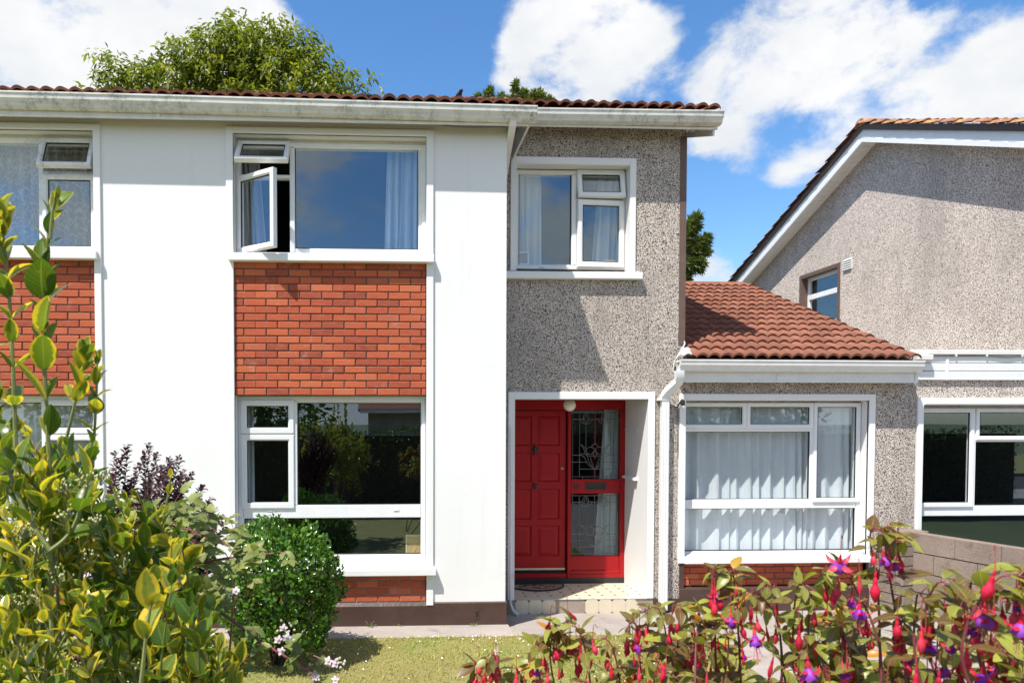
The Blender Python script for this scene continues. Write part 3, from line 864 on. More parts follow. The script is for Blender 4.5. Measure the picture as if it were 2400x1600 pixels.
# octagon floor tiles with dark dots
TP = .152
oct_in = .036
def octo(cx, cy, half, cut, z0, z1):
    p = [(cx-half+cut, cy-half), (cx+half-cut, cy-half), (cx+half, cy-half+cut), (cx+half, cy+half-cut), (cx+half-cut, cy+half), (cx-half+cut, cy+half), (cx-half, cy+half-cut), (cx-half, cy-half+cut)]
    return p
ft = MB().prism(octo(0, 0, TP/2-.0012, oct_in*.62, 0, 1), 'z', -.0015, .0015).mesh('floor_tile', M['cream_tile'])
dot_t = MB().prism([(-.019, 0), (0, -.019), (.019, 0), (0, .019)], 'z', -.0014, .0014).mesh('tile_dot', M['tile_dot'])
fx0 = p_in[0] + .012
nx_, ny_ = int((pl1 - fx0) / TP) + 1, 5
def clipped_tile(cx, cy, xa, xb):
    pts = octo(cx, cy, TP/2-.0012, oct_in*.62, 0, 1)
    return [(min(max(x, xa), xb), y) for x, y in pts]
for j in range(ny_):
    for i in range(nx_):
        cx, cy = fx0 + TP*(i+.5), YG + .012 + TP*(j+.5)
        if cx+TP/2 < pl1: place('floor_tile', ft, step, Matrix.Translation((cx, cy, Z_STEP)))
        else: MB().prism(clipped_tile(cx, cy, -9, pl1-.003), 'z', Z_STEP-.0015, Z_STEP+.0015).build('floor_tile', M['cream_tile'], step)
        if i: place('tile_dot', dot_t, step, Matrix.Translation((cx-TP/2, cy-TP/2, Z_STEP)))
MB().box(p_in[0]-.02, p_out[1]-.003, YG-.016, YG+.010, Z_STEP-.004, Z_STEP+.004).build('step_edge', M['lead_flash'], house)
# riser tiles, some fallen away
rise = (GZ, Z_STEP-.006); rh = (rise[1]-rise[0])/2; rcz = (rise[0]+rise[1])/2
rx = P(1207.5, 1420, YG-.015).x; rp = P(1239.2, 1420, YG-.015).x - rx
for i in range(12):
    if i in (3, 4, 9, 10, 11): continue
    cx = rx + rp*(i+.5)
    if i >= 3: cx = P(1372, 1420, YG-.015).x + rp*(i-5+.5)
    h, c = rp/2-.001, .022
    poly = [(cx-h+c, rcz-rh), (cx+h-c, rcz-rh), (cx+h, rcz-rh+c), (cx+h, rcz+rh-c), (cx+h-c, rcz+rh), (cx-h+c, rcz+rh), (cx-h, rcz+rh-c), (cx-h, rcz-rh+c)]
    if i == 8: poly = [(cx-h+c, rcz-rh), (cx+h+.02, rcz-rh), (cx+h+.035, rcz-rh+c), (cx+h+.03, rcz-rh+.04), (cx+h-.045, rcz+rh), (cx-h+c, rcz+rh), (cx-h, rcz+rh-c), (cx-h, rcz-rh+c)]
    MB().prism(poly, 'y', YG-.016, YG-.006).build('riser_tile', M['cream_tile'], house)
    tri = [(cx-h-.016, rcz+rh), (cx-h+.018, rcz+rh), (cx-h, rcz+rh-.02)]
    MB().prism(tri, 'y', YG-.013, YG-.007).build('riser_dot', M['tile_dot'], house)
    tri = [(cx-h-.016, rcz-rh), (cx-h, rcz-rh+.02), (cx-h+.018, rcz-rh)]
    MB().prism(tri, 'y', YG-.013, YG-.007).build('riser_dot', M['tile_dot'], house)

# front door screen ------------------------------------------------
def rd(x0, y0, x1, y1, dy=0.0): return RC(x0, y0, x1, y1, YD+dy)
post = rd(1330, 940, 1338, 1350); zt_d, zb_d = p_in[3]+.13, P(1400, 1353, YD).z
head_b = P(1260, 960, YD).z
door_frame = MB()
door_frame.bbox(pl0, pl1, YD, YD+.09, head_b, zt_d, .006)
door_frame.bbox(post[0], post[1], YD-.012, YD+.09, zb_d, head_b, .006)
rs_ = P(1453.5, 1100, YD).x
door_frame.bbox(rs_, pl1-.001, YD-.004, YD+.09, zb_d, head_b, .006)
zg1 = (P(1395, 1122.5, YD).z, P(1395, 959.5, YD).z); zg2 = (P(1395, 1302.5, YD).z, P(1395, 1156, YD).z)
door_frame.bbox(post[1], rs_, YD-.002, YD+.08, zg2[1], zg1[0], .006)
door_frame.bbox(post[1], rs_, YD-.002, YD+.08, P(1395, 1341, YD).z-.02, P(1395, 1336, YD).z, .006)
door_frame.bbox(pl0, post[0], YD+.0, YD+.09, zb_d, P(1260, 1344, YD).z, .006)
door_frame.bbox(post[1], rs_, YD+.012, YD+.06, P(1395, 1336, YD).z, zg2[0], .004)
door_frame.bbox(post[1], pl1-.001, YD-.006, YD+.09, zb_d, P(1395, 1341, YD).z-.02, .004)
dfo = door_frame.build('door_frame', M['red'], house)
MB().box(pl0, pl1, YD-.004, YD+.12, Z_STEP+.001, zb_d).build('threshold', M['iron'], house)
# door leaf: stiles, rails and fielded panels
dl, dr = P(1179, 1150, YD+.03).x, P(1325.5, 1150, YD+.03).x
z_dt, z_db = P(1253, 962, YD+.03).z, P(1253, 1332.5, YD+.03).z
yd = YD+.035
rows = [(972, 1044.5), (1059, 1128.7), (1145, 1217), (1231, 1304)]
cols = [(dl+.118, P(1246.5, 1150, yd).x), (P(1260, 1150, yd).x, P(1312, 1150, yd).x)]
cols[0] = (2*((cols[0][1]+cols[1][0])/2) - cols[1][1], cols[0][1])
m = MB(); holes = []
for (ya, yb_) in rows:
    for (xa, xb) in cols: holes.append((xa, xb, P(1253, yb_, yd).z, P(1253, ya, yd).z))
wall_with_holes(m, dl, dr, z_db, z_dt, holes, yd, yd+.04)
door = m.build('front_door', M['red'], house)
for h in holes:
    MB().ring(h, [(0, yd+.001), (.004, yd+.004), (.014, yd+.018), (.016, yd+.018), (.055, yd+.006), (.058, yd+.006), (.30*(h[1]-h[0])+.02, yd+.006)]).build('door_panel', M['red'], door)
    MB().box(h[0]+.05, h[1]-.05, yd+.0065, yd+.03, h[2]+.05, h[3]-.05).build('door_panel', M['red'], door)
MB().bbox(dl+.01, dr-.004, yd-.022, yd+.0, z_db-.012, z_db+.012, .004).build('weather_bar', M['pale_wood'], door)
MB().box(dl, dr, yd+.01, yd+.06, zb_d+.03, z_db-.013).build('door_gap', M['rubber'], door)
# knocker, knob, lock
kc = P(1253, 1055, yd)
kn = MB()
kn.lathe([(.006, 0), (.012, .006), (.014, .012), (.010, .018)], (kc.x, yd-.001, kc.z+.065), (0,-1,0), 8)
kn.tube([(kc.x, yd-.008, kc.z+.085), (kc.x, yd-.010, kc.z+.05), (kc.x, yd-.012, kc.z+.03)], [.003,.008,.014], 8)
kn.lathe([(.034, .045), (.036, .035), (.030, .015), (.022, -.005), (.012, -.03), (.016, -.038), (.006, -.05), (.003, -.066)], (kc.x, yd-.020, kc.z-.005), (0,0,1), 12)
kn.tube([(kc.x+.042*math.cos(t), yd-.032, kc.z+.02+.062*math.sin(t)*(1 if t < 0 else .5)) for t in [math.pi+i*math.pi/10 for i in range(11)]], .0055, 6)
kn.build('door_knocker', M['iron'], door, smooth=True)
kb = P(1254, 1139, yd)
MB().lathe([(.026, 0), (.024, .006), (.013, .012), (.012, .03), (.028, .042), (.035, .056), (.032, .070), (.018, .078), (.002, .080)], (kb.x, yd, kb.z), (0,-1,0), 16).build('door_knob', M['iron'], door, smooth=True)
lk = P(1318, 1097, yd)
MB().lathe([(.021, 0), (.021, .006), (.016, .011), (.014, .009), (.004, .009)], (lk.x, yd, lk.z), (0,-1,0), 16).build('door_lock', M['brass'], door, smooth=True)
# letter box and number
lb = RC(1372, 1130, 1421, 1147, YD-.002)
MB().ring(lb, [(0, YD+.002), (.002, YD-.010), (.020, YD-.010), (.026, YD-.004), (.028, YD+.002)]).build('letter_box', M['iron'], dfo)
MB().bbox(lb[0]+.026, lb[1]-.026, YD-.007, YD+.002, lb[2]+.024, lb[3]-.022, .003).build('letter_flap', M['iron'], dfo)
def digit_one(x, z, h, w):
    return [(x-.15*w, z), (x+.30*w, z), (x+.30*w, z+h), (x-.02*w, z+h), (x-.42*w, z+h*.84), (x-.42*w, z+h*.68), (x-.15*w, z+h*.76)]
def digit_five(x, z, h, w):
    pts = [(x+.42*w, z+h), (x-.42*w, z+h), (x-.48*w, z+.42*h), (x-.20*w, z+.42*h), (x-.05*w, z+.49*h), (x+.10*w, z+.46*h), (x+.16*w, z+.33*h), (x+.10*w, z+.19*h), (x-.05*w, z+.15*h), (x-.16*w, z+.20*h), (x-.18*w, z+.28*h), (x-.50*w, z+.28*h)]
    pts += [(x-.44*w, z+.10*h), (x-.20*w, z), (x+.10*w, z), (x+.38*w, z+.08*h), (x+.50*w, z+.28*h), (x+.46*w, z+.48*h), (x+.25*w, z+.62*h), (x+.0*w, z+.62*h), (x-.18*w, z+.57*h), (x-.16*w, z+.82*h), (x+.42*w, z+.82*h)]
    return pts
nh = .064; n1 = P(1346.5, 1145, YD-.002); n5 = P(1353.8, 1145, YD-.002)
bpy_num = MB(); bpy_num.prism(digit_one(n1.x, n1.z, nh, .030), 'y', YD-.010, YD-.001); bpy_num.prism(digit_five(n5.x, n5.z, nh, .034), 'y', YD-.010, YD-.001)
bpy_num.build('house_number', M['iron'], dfo)
# leaded side light
def leaded(zr, xs, flip, name):
    gx0, gx1 = post[1], rs_; z0, z1 = zr
    yg = YD+.035
    MB().box(gx0-.004, gx1+.004, yg, yg+.004, z0-.004, z1+.004).build('leaded_pane', M['glass_side'], dfo)
    c = MB(); W, Hh = gx1-gx0, z1-z0; r = .0038; yc = yg-.002
    def pt(u, v): return (gx0+W*u, yc, z1-Hh*v)
    def ln(*uv, rr=r): c.tube([pt(*q) for q in uv], rr, 5)
    def arc(pts, n=8):
        # quadratic spline through control points
        out = []
        for k in range(n+1):
            t = k/n; a, b, d = pts
            out.append(((1-t)**2*a[0]+2*t*(1-t)*b[0]+t*t*d[0], (1-t)**2*a[1]+2*t*(1-t)*b[1]+t*t*d[1]))
        ln(*out)
    for v in (.035, .965): ln((0, v), (1, v))
    for u in (.045, .955): ln((u, 0), (u, 1))
    for u in (.185, .815): ln((u, .035), (u, .965))
    ln((.045, .14), (.20, .14)); ln((.43, .14), (.57, .14)); ln((.80, .14), (1, .14))
    ln((.315, .21), (.315, .60)); ln((.685, .21), (.685, .60)); ln((.5, .035), (.5, .50)); ln((.5, .85), (.5, 1))
    for cx in (.315, .685):                       # two small buds at the top
        arc([(cx, .045), (cx-.09, .09), (cx-.045, .16)]); arc([(cx, .045), (cx+.09, .09), (cx+.045, .16)])
        arc([(cx, .07), (cx-.055, .14), (cx, .205)]); arc([(cx, .07), (cx+.055, .14), (cx, .205)])
        arc([(cx-.13, .135), (cx-.09, .20), (cx, .21)]); arc([(cx+.13, .135), (cx+.09, .20), (cx, .21)])
        arc([(cx-.13, .135), (cx-.06, .12), (cx-.045, .17)]); arc([(cx+.13, .135), (cx+.06, .12), (cx+.045, .17)])
    # the tulip
    for s in (-1, 1):
        q = lambda u: .5+s*u
        arc([(q(.30), .50), (q(.17), .53), (q(.165), .66)]); arc([(q(.30), .50), (q(.22), .55), (q(.20), .64)])
        arc([(q(.315), .655), (q(.20), .60), (q(.15), .68)]); arc([(q(.15), .68), (q(.13), .78), (q(.0), .855)])
        arc([(q(.315), .655), (q(.23), .65), (q(.19), .72)]); arc([(q(.19), .72), (q(.16), .80), (q(.0), .855)])
        arc([(q(.0), .57), (q(.12), .50), (q(.18), .58)]); arc([(q(.18), .58), (q(.17), .66), (q(.06), .635)]); arc([(q(.06), .635), (q(.02), .60), (q(0), .57)])
        arc([(q(.07), .54), (q(.05), .50), (q(0), .49)])
        arc([(q(.0), .58), (q(.055), .63), (q(0), .70)])
        arc([(q(.17), .64), (q(.12), .69), (q(.03), .66)])
        arc([(q(.09), .69), (q(.07), .77), (q(.02), .82)])
        ln((q(.455), .655), (q(.315), .655)); ln((q(.5), .755), (q(.17), .755)); ln((q(.455), .855), (q(.0), .855)) if s > 0 else ln((q(.315), .855), (q(0), .855))
    for u in (.25, .75): ln((u, .965), (u, 1))
    c.build('lead_came', M['lead'], dfo)
leaded(zg1, None, 0, 'a'); leaded(zg2, None, 1, 'b')
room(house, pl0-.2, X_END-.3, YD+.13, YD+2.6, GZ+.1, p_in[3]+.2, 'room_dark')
# porch globe lamp
gl = P(1335, 949, YG+.32)
gm = MB().lathe([(.074*math.sin(t), -.074*math.cos(t)) for t in [i*math.pi/14 for i in range(1, 15)]], gl, (0,0,1), 20)
lamp = gm.build('porch_lamp', M['globe'], house, smooth=True)
MB().lathe([(.045, .06), (.050, .075), (.050, p_in[3]+.14-gl.z)], gl, (0,0,1), 16).build('lamp_base', M['upvc'], house, smooth=True)

# ------------------------------------------------------------------ wing window and brick below
m = MB()
m.bbox(w_out_r[0], w_in_r[0], YG-.022, YG+.02, P(1600, 1319, YG).z, w_out_r[3], .005); m.bbox(w_in_r[1], w_out_r[1], YG-.022, YG+.02, P(1600, 1319, YG).z, w_out_r[3], .005)
m.bbox(w_in_r[0], w_in_r[1], YG-.022, YG+.02, w_in_r[3], w_out_r[3], .005)
m.build('window_surround', M['white'], house)
m = MB()
m.box(w_in_r[0], w_in_r[0]+t, YG-.02, YG+.16, w_in_r[2], w_in_r[3]) if False else None
m.box(w_in_r[0], w_in_r[0]+.006, YG+.021, YG+.16, P(1800, 1297, YG).z, w_in_r[3]); m.box(w_in_r[1]-.006, w_in_r[1], YG+.021, YG+.16, P(1800, 1297, YG).z, w_in_r[3]); m.box(w_in_r[0]+.006, w_in_r[1]-.006, YG+.021, YG+.16, w_in_r[3]-.006, w_in_r[3])
m.build('window_reveal', M['white'], house)
yf = YG+.125
def rw(x0, y0, x1, y1): return RC(x0, y0, x1, y1, yf)
full = rw(1603, 941, 2013, 1298); full = (w_in_r[0]+.008, w_in_r[1]-.008, full[2], w_in_r[3]-.02)
w = Window(house, full, yf, .040)
lowp = rw(1607, 1191, 2006, 1280.5); mainp = rw(1607, 1011.5, 1898, 1169.5)
lowp = (full[0]+.04, full[1]-.04, full[2]+.045, lowp[3])
cas = rw(1905.5, 943, 2011, 1176)
w.bar(full[0]+.04, full[1]-.04, lowp[3], mainp[2]); w.pane((lowp[0]+.003, lowp[1]-.003, lowp[2], lowp[3]))
xmu = cas[0]
w.bar(P(1898, 1090, yf).x, xmu+.01, mainp[2], full[3]-.038)
zt = P(1750, 1011, yf).z; zt2 = P(1750, 1001, yf).z
w.bar(full[0]+.04, P(1898, 1090, yf).x, zt, zt2)
w.pane((full[0]+.043, P(1898, 1090, yf).x, mainp[2], zt))
xm1 = P(1749, 970, yf).x
w.sash((full[0]+.004, xm1, zt2-.012, full[3]-.004), .050); w.sash((xm1+.003, xmu-.006, zt2-.012, full[3]-.004), .050)
w.sash((cas[0], full[1]-.004, cas[2], full[3]-.004), .050)
zs_t, zs_b = P(1800, 1298, YG-.02).z, P(1800, 1319.5, YG-.075).z
MB().prism([(YG-.078, zs_b), (YG-.081, zs_b+.006), (YG-.081, zs_t-.045), (YG-.074, zs_t-.036), (YG+.2, zs_t+.008), (YG+.2, zs_b)], 'x', w_in_r[0]-.01, w_in_r[1]+.02).build('window_sill', M['white'], house)
zb_top, zb_bot = zs_b+.012, P(1800, 1370, YG+.05).z
brick_panel(house, w_in_r[0]+.0, w_in_r[1]-.0, zb_bot, zb_top, YG+.045, 'mortar', seed=12)
for (xa, xb) in ((w_in_r[0]-.055, w_in_r[0]), (w_in_r[1], w_in_r[1]+.03)): MB().box(xa, xb, YG-.004, YG+.12, zb_bot-.02, zs_b-.005).build('brick_jamb', M['brown'], house)
zpl = P(1800, 1376, YG).z
MB().prism([(YG-.018, GZ-.2), (YG-.020, zpl-.008), (YG-.004, zpl), (YG+.12, zb_bot), (YG+.25, zb_bot), (YG+.25, GZ-.2)], 'x', w_in_r[0]-.055, w_in_r[1]+.03).build('plinth', M['brown'], house)
MB().box(p_out[1]+.003, w_in_r[0]-.056, YG-.010, YG+.03, GZ-.2, GZ+.16).build('plinth', M['brown'], house)
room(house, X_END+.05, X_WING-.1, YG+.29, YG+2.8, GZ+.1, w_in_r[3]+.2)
# ------------------------------------------------------------------ roof tiles
TW, GAUGE = .134, .288
def tile_tmpl(width=TW, length=.335, th=.018, rise=.044, nu=8):
    """one roll tile; x across, y up the slope (0 = lower edge), z out of the roof"""
    vs, fs = [], []
    def prof(u): return rise*(max(0.0, math.sin(math.pi*u))**.75)
    for (yy, lift) in ((0, .026), (length, -.006)):
        for k in range(nu+1):
            u = k/nu; vs.append((width*(u-.5)*1.02, yy, prof(u)+lift+th))
    for k in range(nu+1):
        u = k/nu; vs.append((width*(u-.5)*1.02, .004, prof(u)*.90+.020))
    n = nu+1
    for k in range(nu):
        fs.append((k, k+1, n+k+1, n+k)); fs.append((2*n+k, 2*n+k+1, k+1, k))
    return vs, fs
tv, tf = tile_tmpl()
def tile_mesh(mat, name='roof_tile'):
    me = MB().add(tv, tf).mesh(name, mat, smooth=False)
    me.polygons.foreach_set('use_smooth', [len(p.vertices) == 4 and i % 2 == 0 for i, p in enumerate(me.polygons)]); return me
T_RED, T_DARK, T_LICH = tile_mesh(M['tile']), tile_mesh(M['tile_dark']), tile_mesh(M['tile_lichen'])
def slope_matrix(x, y, z, slope, rs, wob=.006):
    a = math.atan(slope)
    return Matrix.Translation((x, y, z)) @ Matrix.Rotation(a + rs.uniform(-wob, wob)*2, 4, 'X') @ Matrix.Rotation(rs.uniform(-wob, wob), 4, 'Z') @ Matrix.Rotation(rs.uniform(-wob, wob)*2, 4, 'Y')
def tile_rows(parent, x0, x1, ye, ze, slope, rows, mesh, seed, jitter=.004, skip=None):
    rs = random.Random(seed); a = math.atan(slope); n = int(round((x1-x0)/TW)); tw = (x1-x0)/n
    for r in range(rows):
        d = r*GAUGE; y, z = ye+d*math.cos(a), ze+d*math.sin(a)
        for i in range(n):
            if skip and skip(r, i, n): continue
            x = x0+tw*(i+.5)
            mt = slope_matrix(x+rs.uniform(-.002,.002), y+rs.uniform(-jitter,jitter), z, slope, rs) @ Matrix.Diagonal((tw/TW, 1, 1, 1))
            place('roof_tile', mesh, parent, mt)
def tile_field(parent, x0, x1, ye, ze, slope, rows, mat, seed):
    """more courses of the same tile, joined"""
    rs = random.Random(seed); a = math.atan(slope); n = int(round((x1-x0)/TW)); tw = (x1-x0)/n; ms = []
    for r in range(rows):
        d = r*GAUGE; y, z = ye+d*math.cos(a), ze+d*math.sin(a)
        for i in range(n): ms.append(slope_matrix(x0+tw*(i+.5), y, z, slope, rs))
    return batch('tile_courses', (tv, tf, None), ms, mat, parent, kind='stuff')

GUT = [(0, -.118), (-.045, -.118), (-.078, -.104), (-.082, -.092), (-.084, -.078), (-.112, -.050), (-.116, -.012), (-.124, -.004), (-.124, .010), (-.110, .012), (-.106, -.010), (-.012, -.012), (0, .006)]
def gutter(parent, x0, x1, y, z0, z1, mat='gutter', name='gutter'):
    """ogee gutter whose back stands at y; top lip from z0 (left) to z1 (right)"""
    n = len(GUT); vs = [(x0, y+p[0], z0+p[1]) for p in GUT]+[(x1, y+p[0], z1+p[1]) for p in GUT]
    m = MB().add(vs, [(i, (i+1) % n, n+(i+1) % n, n+i) for i in range(n)])
    # end caps
    for (xx, zz, k) in ((x0, z0, 0), (x1, z1, 1)): m.add([(xx, y+p[0], zz+p[1]) for p in GUT[:10]], [tuple(range(10))])
    return m.build(name, M[mat], parent, smooth=True)
def fascia(parent, x0, x1, y, z0, z1, mat='gutter_new', name='fascia', drip=True):
    m = MB().bbox(x0, x1, y, y+.02, z0, z1, .003)
    if drip: m.bbox(x0, x1, y-.006, y, z0-.004, z0+.020, .003)
    return m.build(name, M[mat], parent)

# --- main roof over the white block (both houses share the eave line)
ye = YW-OH; x_l = mx(X_CORNER)-.3; x_r = P(1238, 280, ye).x; x_gr = P(1260, 250, ye-.12).x
zg = lambda px, py: P(px, py, ye-.12).z
zL, zM, zR = zg(0, 215), zg(382, 224.5), zg(1255, 250)
x0L = P(0, 215, ye-.12).x
slope_g = (zR-zM)/(x_gr-XM)
zl_end = zM - slope_g*(XM-x_l)*.6
gutter(left_house, x_l, XM-.001, ye-.004, zl_end, zM)
gutter(house, XM+.001, x_gr, ye-.004, zM, zR)
fascia(left_house, x_l, XM-.001, ye, Z_FAS, Z_FAS+.19); fascia(house, XM+.001, x_r, ye, Z_FAS, Z_FAS+.19)
MB().bbox(XM-.022, XM+.022, ye-.010, ye-.0005, Z_FAS-.006, Z_FAS+.10, .003).build('fascia_joint', M['gutter_new'], house)
MB().box(x_r, x_r+.02, ye, YG, Z_FAS-.0, Z_FAS+.19).build('fascia_end', M['gutter_new'], house)
MB().box(XM+.001, x_r-.001, ye+.02, YW+.29, Z_FAS+.166, Z_FAS+.176).build('soffit', M['soffit'], house)
MB().box(x_l, XM-.001, ye+.02, YW+.29, Z_FAS+.166, Z_FAS+.176).build('soffit', M['soffit'], left_house)
z_t0 = max(zM, zR)+.012 - .01
def eave_tile_z(x): return zM+slope_g*(x-XM)*1.0
Y_RIDGE = 11.9
def roof_slab(parent, x0, x1, y0, z0, yr, name='roof', mat='tile_dark', back=True):
    zr = z0+SL*(yr-y0); th = .06
    poly = [(y0, z0), (yr, zr), (2*yr-y0+1.2, z0-.4), (2*yr-y0+1.2, z0-.4-th), (yr, zr-th*1.6), (y0, z0-th)]
    return MB().prism(poly, 'x', x0, x1).build(name, M[mat], parent)
z_e = zR+.028                                        # tile underside at the eave
roofL = roof_slab(left_house, x_l, XM-.001, ye-.05, z_e-.012, Y_RIDGE)
roofM = roof_slab(house, XM+.001, x_gr-.03, ye-.05, z_e-.012, Y_RIDGE)
x_vis = P(-60, 215, ye).x
rsx = random.Random(4)
def eave_tiles(parent, x0, x1, y0, z0f, rows, mesh, seed):
    rs = random.Random(seed); a = math.atan(SL); n = int(round((x1-x0)/TW)); tw = (x1-x0)/n
    for r in range(rows):
        for i in range(n):
            x = x0+tw*(i+.5)
            place('roof_tile', mesh, parent, slope_matrix(x, y0+r*GAUGE*math.cos(a)+rs.uniform(-.012,.012), z0f(x)+r*GAUGE*math.sin(a)+rs.uniform(-.004,.004), SL, rs, .014))
eave_tiles(roofM, XM+.005, x_gr-.02, ye-.085, lambda x: z_e-.022+(zM-zR)*(1-(x-XM)/(x_gr-XM))*.55, 2, T_DARK, 21)
eave_tiles(roofL, XM-TW*18, XM-.005, ye-.085, lambda x: z_e-.026+(zM-zR)*.55+(XM-x)*.002, 2, T_DARK, 22)
tile_field(roofM, XM+.005, x_gr-.02, ye-.085+2*GAUGE*.93, z_e+.012+2*GAUGE*.37, SL, 6, M['tile_dark'], 5)

# --- roof over the grey part
yeg = YG-.22; xg0, xg1 = x_gr-.16, P(1681, 300, yeg).x
xgut = P(1697.5, 262, yeg-.12).x
zGl, zGr = P(1262, 255, yeg-.12).z, P(1697, 261, yeg-.12).z
gutter(house, P(1235, 255, yeg-.12).x, xgut, yeg-.004, zGl, zGr)
fascia(house, P(1225, 290, yeg).x, xg1, yeg, Z_FASG, Z_FASG+.20)
MB().box(xg1-.05, xg1+.001, yeg-.008, yeg, Z_FASG-.004, Z_FASG+.198).build('fascia_joint', M['gutter_new'], house)
MB().box(P(1225, 290, yeg).x, xg1, yeg+.02, YG+.27, Z_FASG+.166, Z_FASG+.176).build('soffit', M['soffit'], house)
z_eg = zGr+.008
roofG = roof_slab(house, x_gr-.02, xgut-.04, yeg-.05, z_eg-.012, Y_RIDGE)
MB().prism([(yeg, z_eg-.09), (Y_RIDGE, z_eg-.09+SL*(Y_RIDGE-yeg)), (Y_RIDGE, z_eg-.26+SL*(Y_RIDGE-yeg)), (yeg+.02, z_eg-.22)], 'x', xgut-.06, xgut-.04).build('bargeboard', M['gutter_new'], house)
eave_tiles(roofG, x_gr-.02, xgut-.02, yeg-.085, lambda x: z_eg+.012+(x_gr-x)*.004, 3, T_DARK, 23)
# downpipes at the corner of the white block
def rect_tube(mb, pts, w, d):
    pts = [Vector(p) for p in pts]; vs = []
    for i, p in enumerate(pts):
        tg = (pts[min(i+1, len(pts)-1)]-pts[max(i-1, 0)]).normalized()
        side = Vector((1,0,0)) if abs(tg.x) < .8 else Vector((0,0,1))
        u = (side - tg*side.dot(tg)).normalized(); v = tg.cross(u)
        for (a, b) in ((-1,-1),(-.8,-1.0),(.8,-1.0),(1,-1),(1,1),(-1,1)): vs.append(p+u*a*w/2+v*b*d/2)
    n = 6; fs = [(i*n+k, i*n+(k+1) % n, (i+1)*n+(k+1) % n, (i+1)*n+k) for i in range(len(pts)-1) for k in range(n)]
    fs += [tuple(range(n))[::-1], tuple(range((len(pts)-1)*n, len(pts)*n))]
    return mb.add(vs, fs)
a0 = P(1203, 272, YW-.20); a1 = P(1201, 292, YW-.19); a2 = P(1189, 360, YW+.30); a3 = P(1180, 420, YG-.08)
m = MB(); rect_tube(m, [a0, a0.lerp(a1, .6), a1, a1.lerp(a2, .12), a1.lerp(a2, .5), a2, a3, Vector((a3.x-.03, YG-.06, a3.z-.3)), Vector((a3.x-.03, YG-.06, .1))], .068, .06)
m.build('downpipe', M['gutter_new'], house, smooth=True)
b0 = P(1224, 296, YG-.20); b1 = P(1222, 303, YG-.19); b2 = P(1208, 316, YG-.12); b3 = P(1180, 326, YG-.07)
m = MB(); rect_tube(m, [b0+Vector((0,0,.05)), b0, b1, b1.lerp(b2, .5), b2, b3, b3+Vector((-.2,0,-.05))], .062, .06)
m.build('downpipe', M['gutter'], house, smooth=True)
# thin waste pipe in the corner by the porch, with its clip and shoe
cxp = P(1196.5, 1300, YG-.05).x
m = MB(); m.tube([(cxp, YG-.06, P(1190, 1000, YG-.06).z), (cxp, YG-.06, GZ+.14), (cxp+.03, YG-.09, GZ+.06), (cxp+.07, YG-.15, GZ+.03)], [.012,.012,.016,.022], 8)
m.box(cxp-.02, cxp+.04, YG-.075, YG-.02, P(1190, 1344, YG).z-.006, P(1190, 1344, YG).z+.006)
m.build('waste_pipe', M['gutter_new'], house)
# phone cable under the fascia
m = MB(); cc = []
for k in range(9):
    px = 1000+k*23; py = [290.5, 292.5, 295, 297, 298, 298.5, 298, 297.5, 297][k]; cc.append(P(px, py, ye+.03))
m.tube(cc, .008, 5); m.build('cable', M['cable'], house)
mm_ = MB().tube([P(1606, 318, YG-.05), P(1618, 306, YG-.12)], .006, 5); mm_.build('cable', M['cable'], house)

# ------------------------------------------------------------------ wing roof
yew = YG-OH; xw0, xw1 = X_END+.004, P(2160, 846, yew-.1).x
zw = P(1880, 845, yew-.12).z
gx0, gx1 = P(1596, 843, yew-.12).x, P(2168.5, 846, yew-.12).x
gutter(house, gx0, gx1, yew-.004, zw, zw-.006, 'gutter_new')
# short return of the gutter at its left end
gr = MB(); n = len(GUT)
vs = [(gx0+.002+p[0]*.15-.02*(1 if i > 3 else 0), yew-.005, zw+p[1]) for i, p in enumerate(GUT)]
fw = RC(1602.5, 866, 2151, 895.5, yew)
fascia(house, fw[0], fw[1], yew, fw[2], fw[3]+.10)
MB().box(fw[0]+.0, fw[0]+.075, yew-.009, yew-.0065, fw[2]-.004, fw[3]+.1).build('fascia_joint', M['gutter_new'], house)
MB().box(fw[1]-.035, fw[1], yew-.009, yew-.0065, fw[2]-.004, fw[3]+.1).build('fascia_joint', M['gutter_new'], house)
jx = P(1823, 880, yew).x
MB().box(jx-.012, jx+.012, yew-.008, yew-.0065, fw[2]-.004, fw[3]+.1).build('fascia_joint', M['gutter_new'], house)
MB().box(fw[0], fw[1], yew+.02, YG-.001, fw[2]+.004, fw[2]+.016).build('soffit', M['soffit'], house)
Y_RW = 11.45
z_ew = zw+.004
zr = P(1670, 672, Y_RW).z; SW = (zr-z_ew)/(Y_RW-(yew-.05))
th = .05
wing_roof = MB().prism([(yew-.04, z_ew-.01), (Y_RW, zr-.01), (Y_RW+3.6, zr-1.5), (Y_RW+3.6, zr-1.56), (Y_RW, zr-.09), (yew-.04, z_ew-.06)], 'x', xw0, xw1).build('roof', M['tile_dark'], house)
nrow = 15; aw = math.atan(SW)
GW = (Y_RW-(yew-.085))/math.cos(aw)/nrow
_g = GAUGE; GAUGE = GW
tile_rows(wing_roof, xw0+.02, xw1, yew-.085, z_ew, SW, nrow, T_RED, 31, .006)
GAUGE = _g
# ridge tiles
rx0, rx1 = xw0, P(1738, 664, Y_RW).x
nr = 6
for i in range(nr):
    a, b = xw0+(rx1-xw0)*i/nr, xw0+(rx1-xw0)*(i+1)/nr
    m = MB(); pr = [(Y_RW+.125*math.cos(t), zr-.03+.115*math.sin(t)) for t in [math.pi*k/10 for k in range(11)]]
    pr += [(Y_RW+.10*math.cos(t), zr-.035+.09*math.sin(t)) for t in [math.pi*k/10 for k in range(10, -1, -1)]]
    m.prism(pr, 'x', a+.004, b-.002); m.build('ridge_tile', M['tile'], wing_roof, smooth=True)
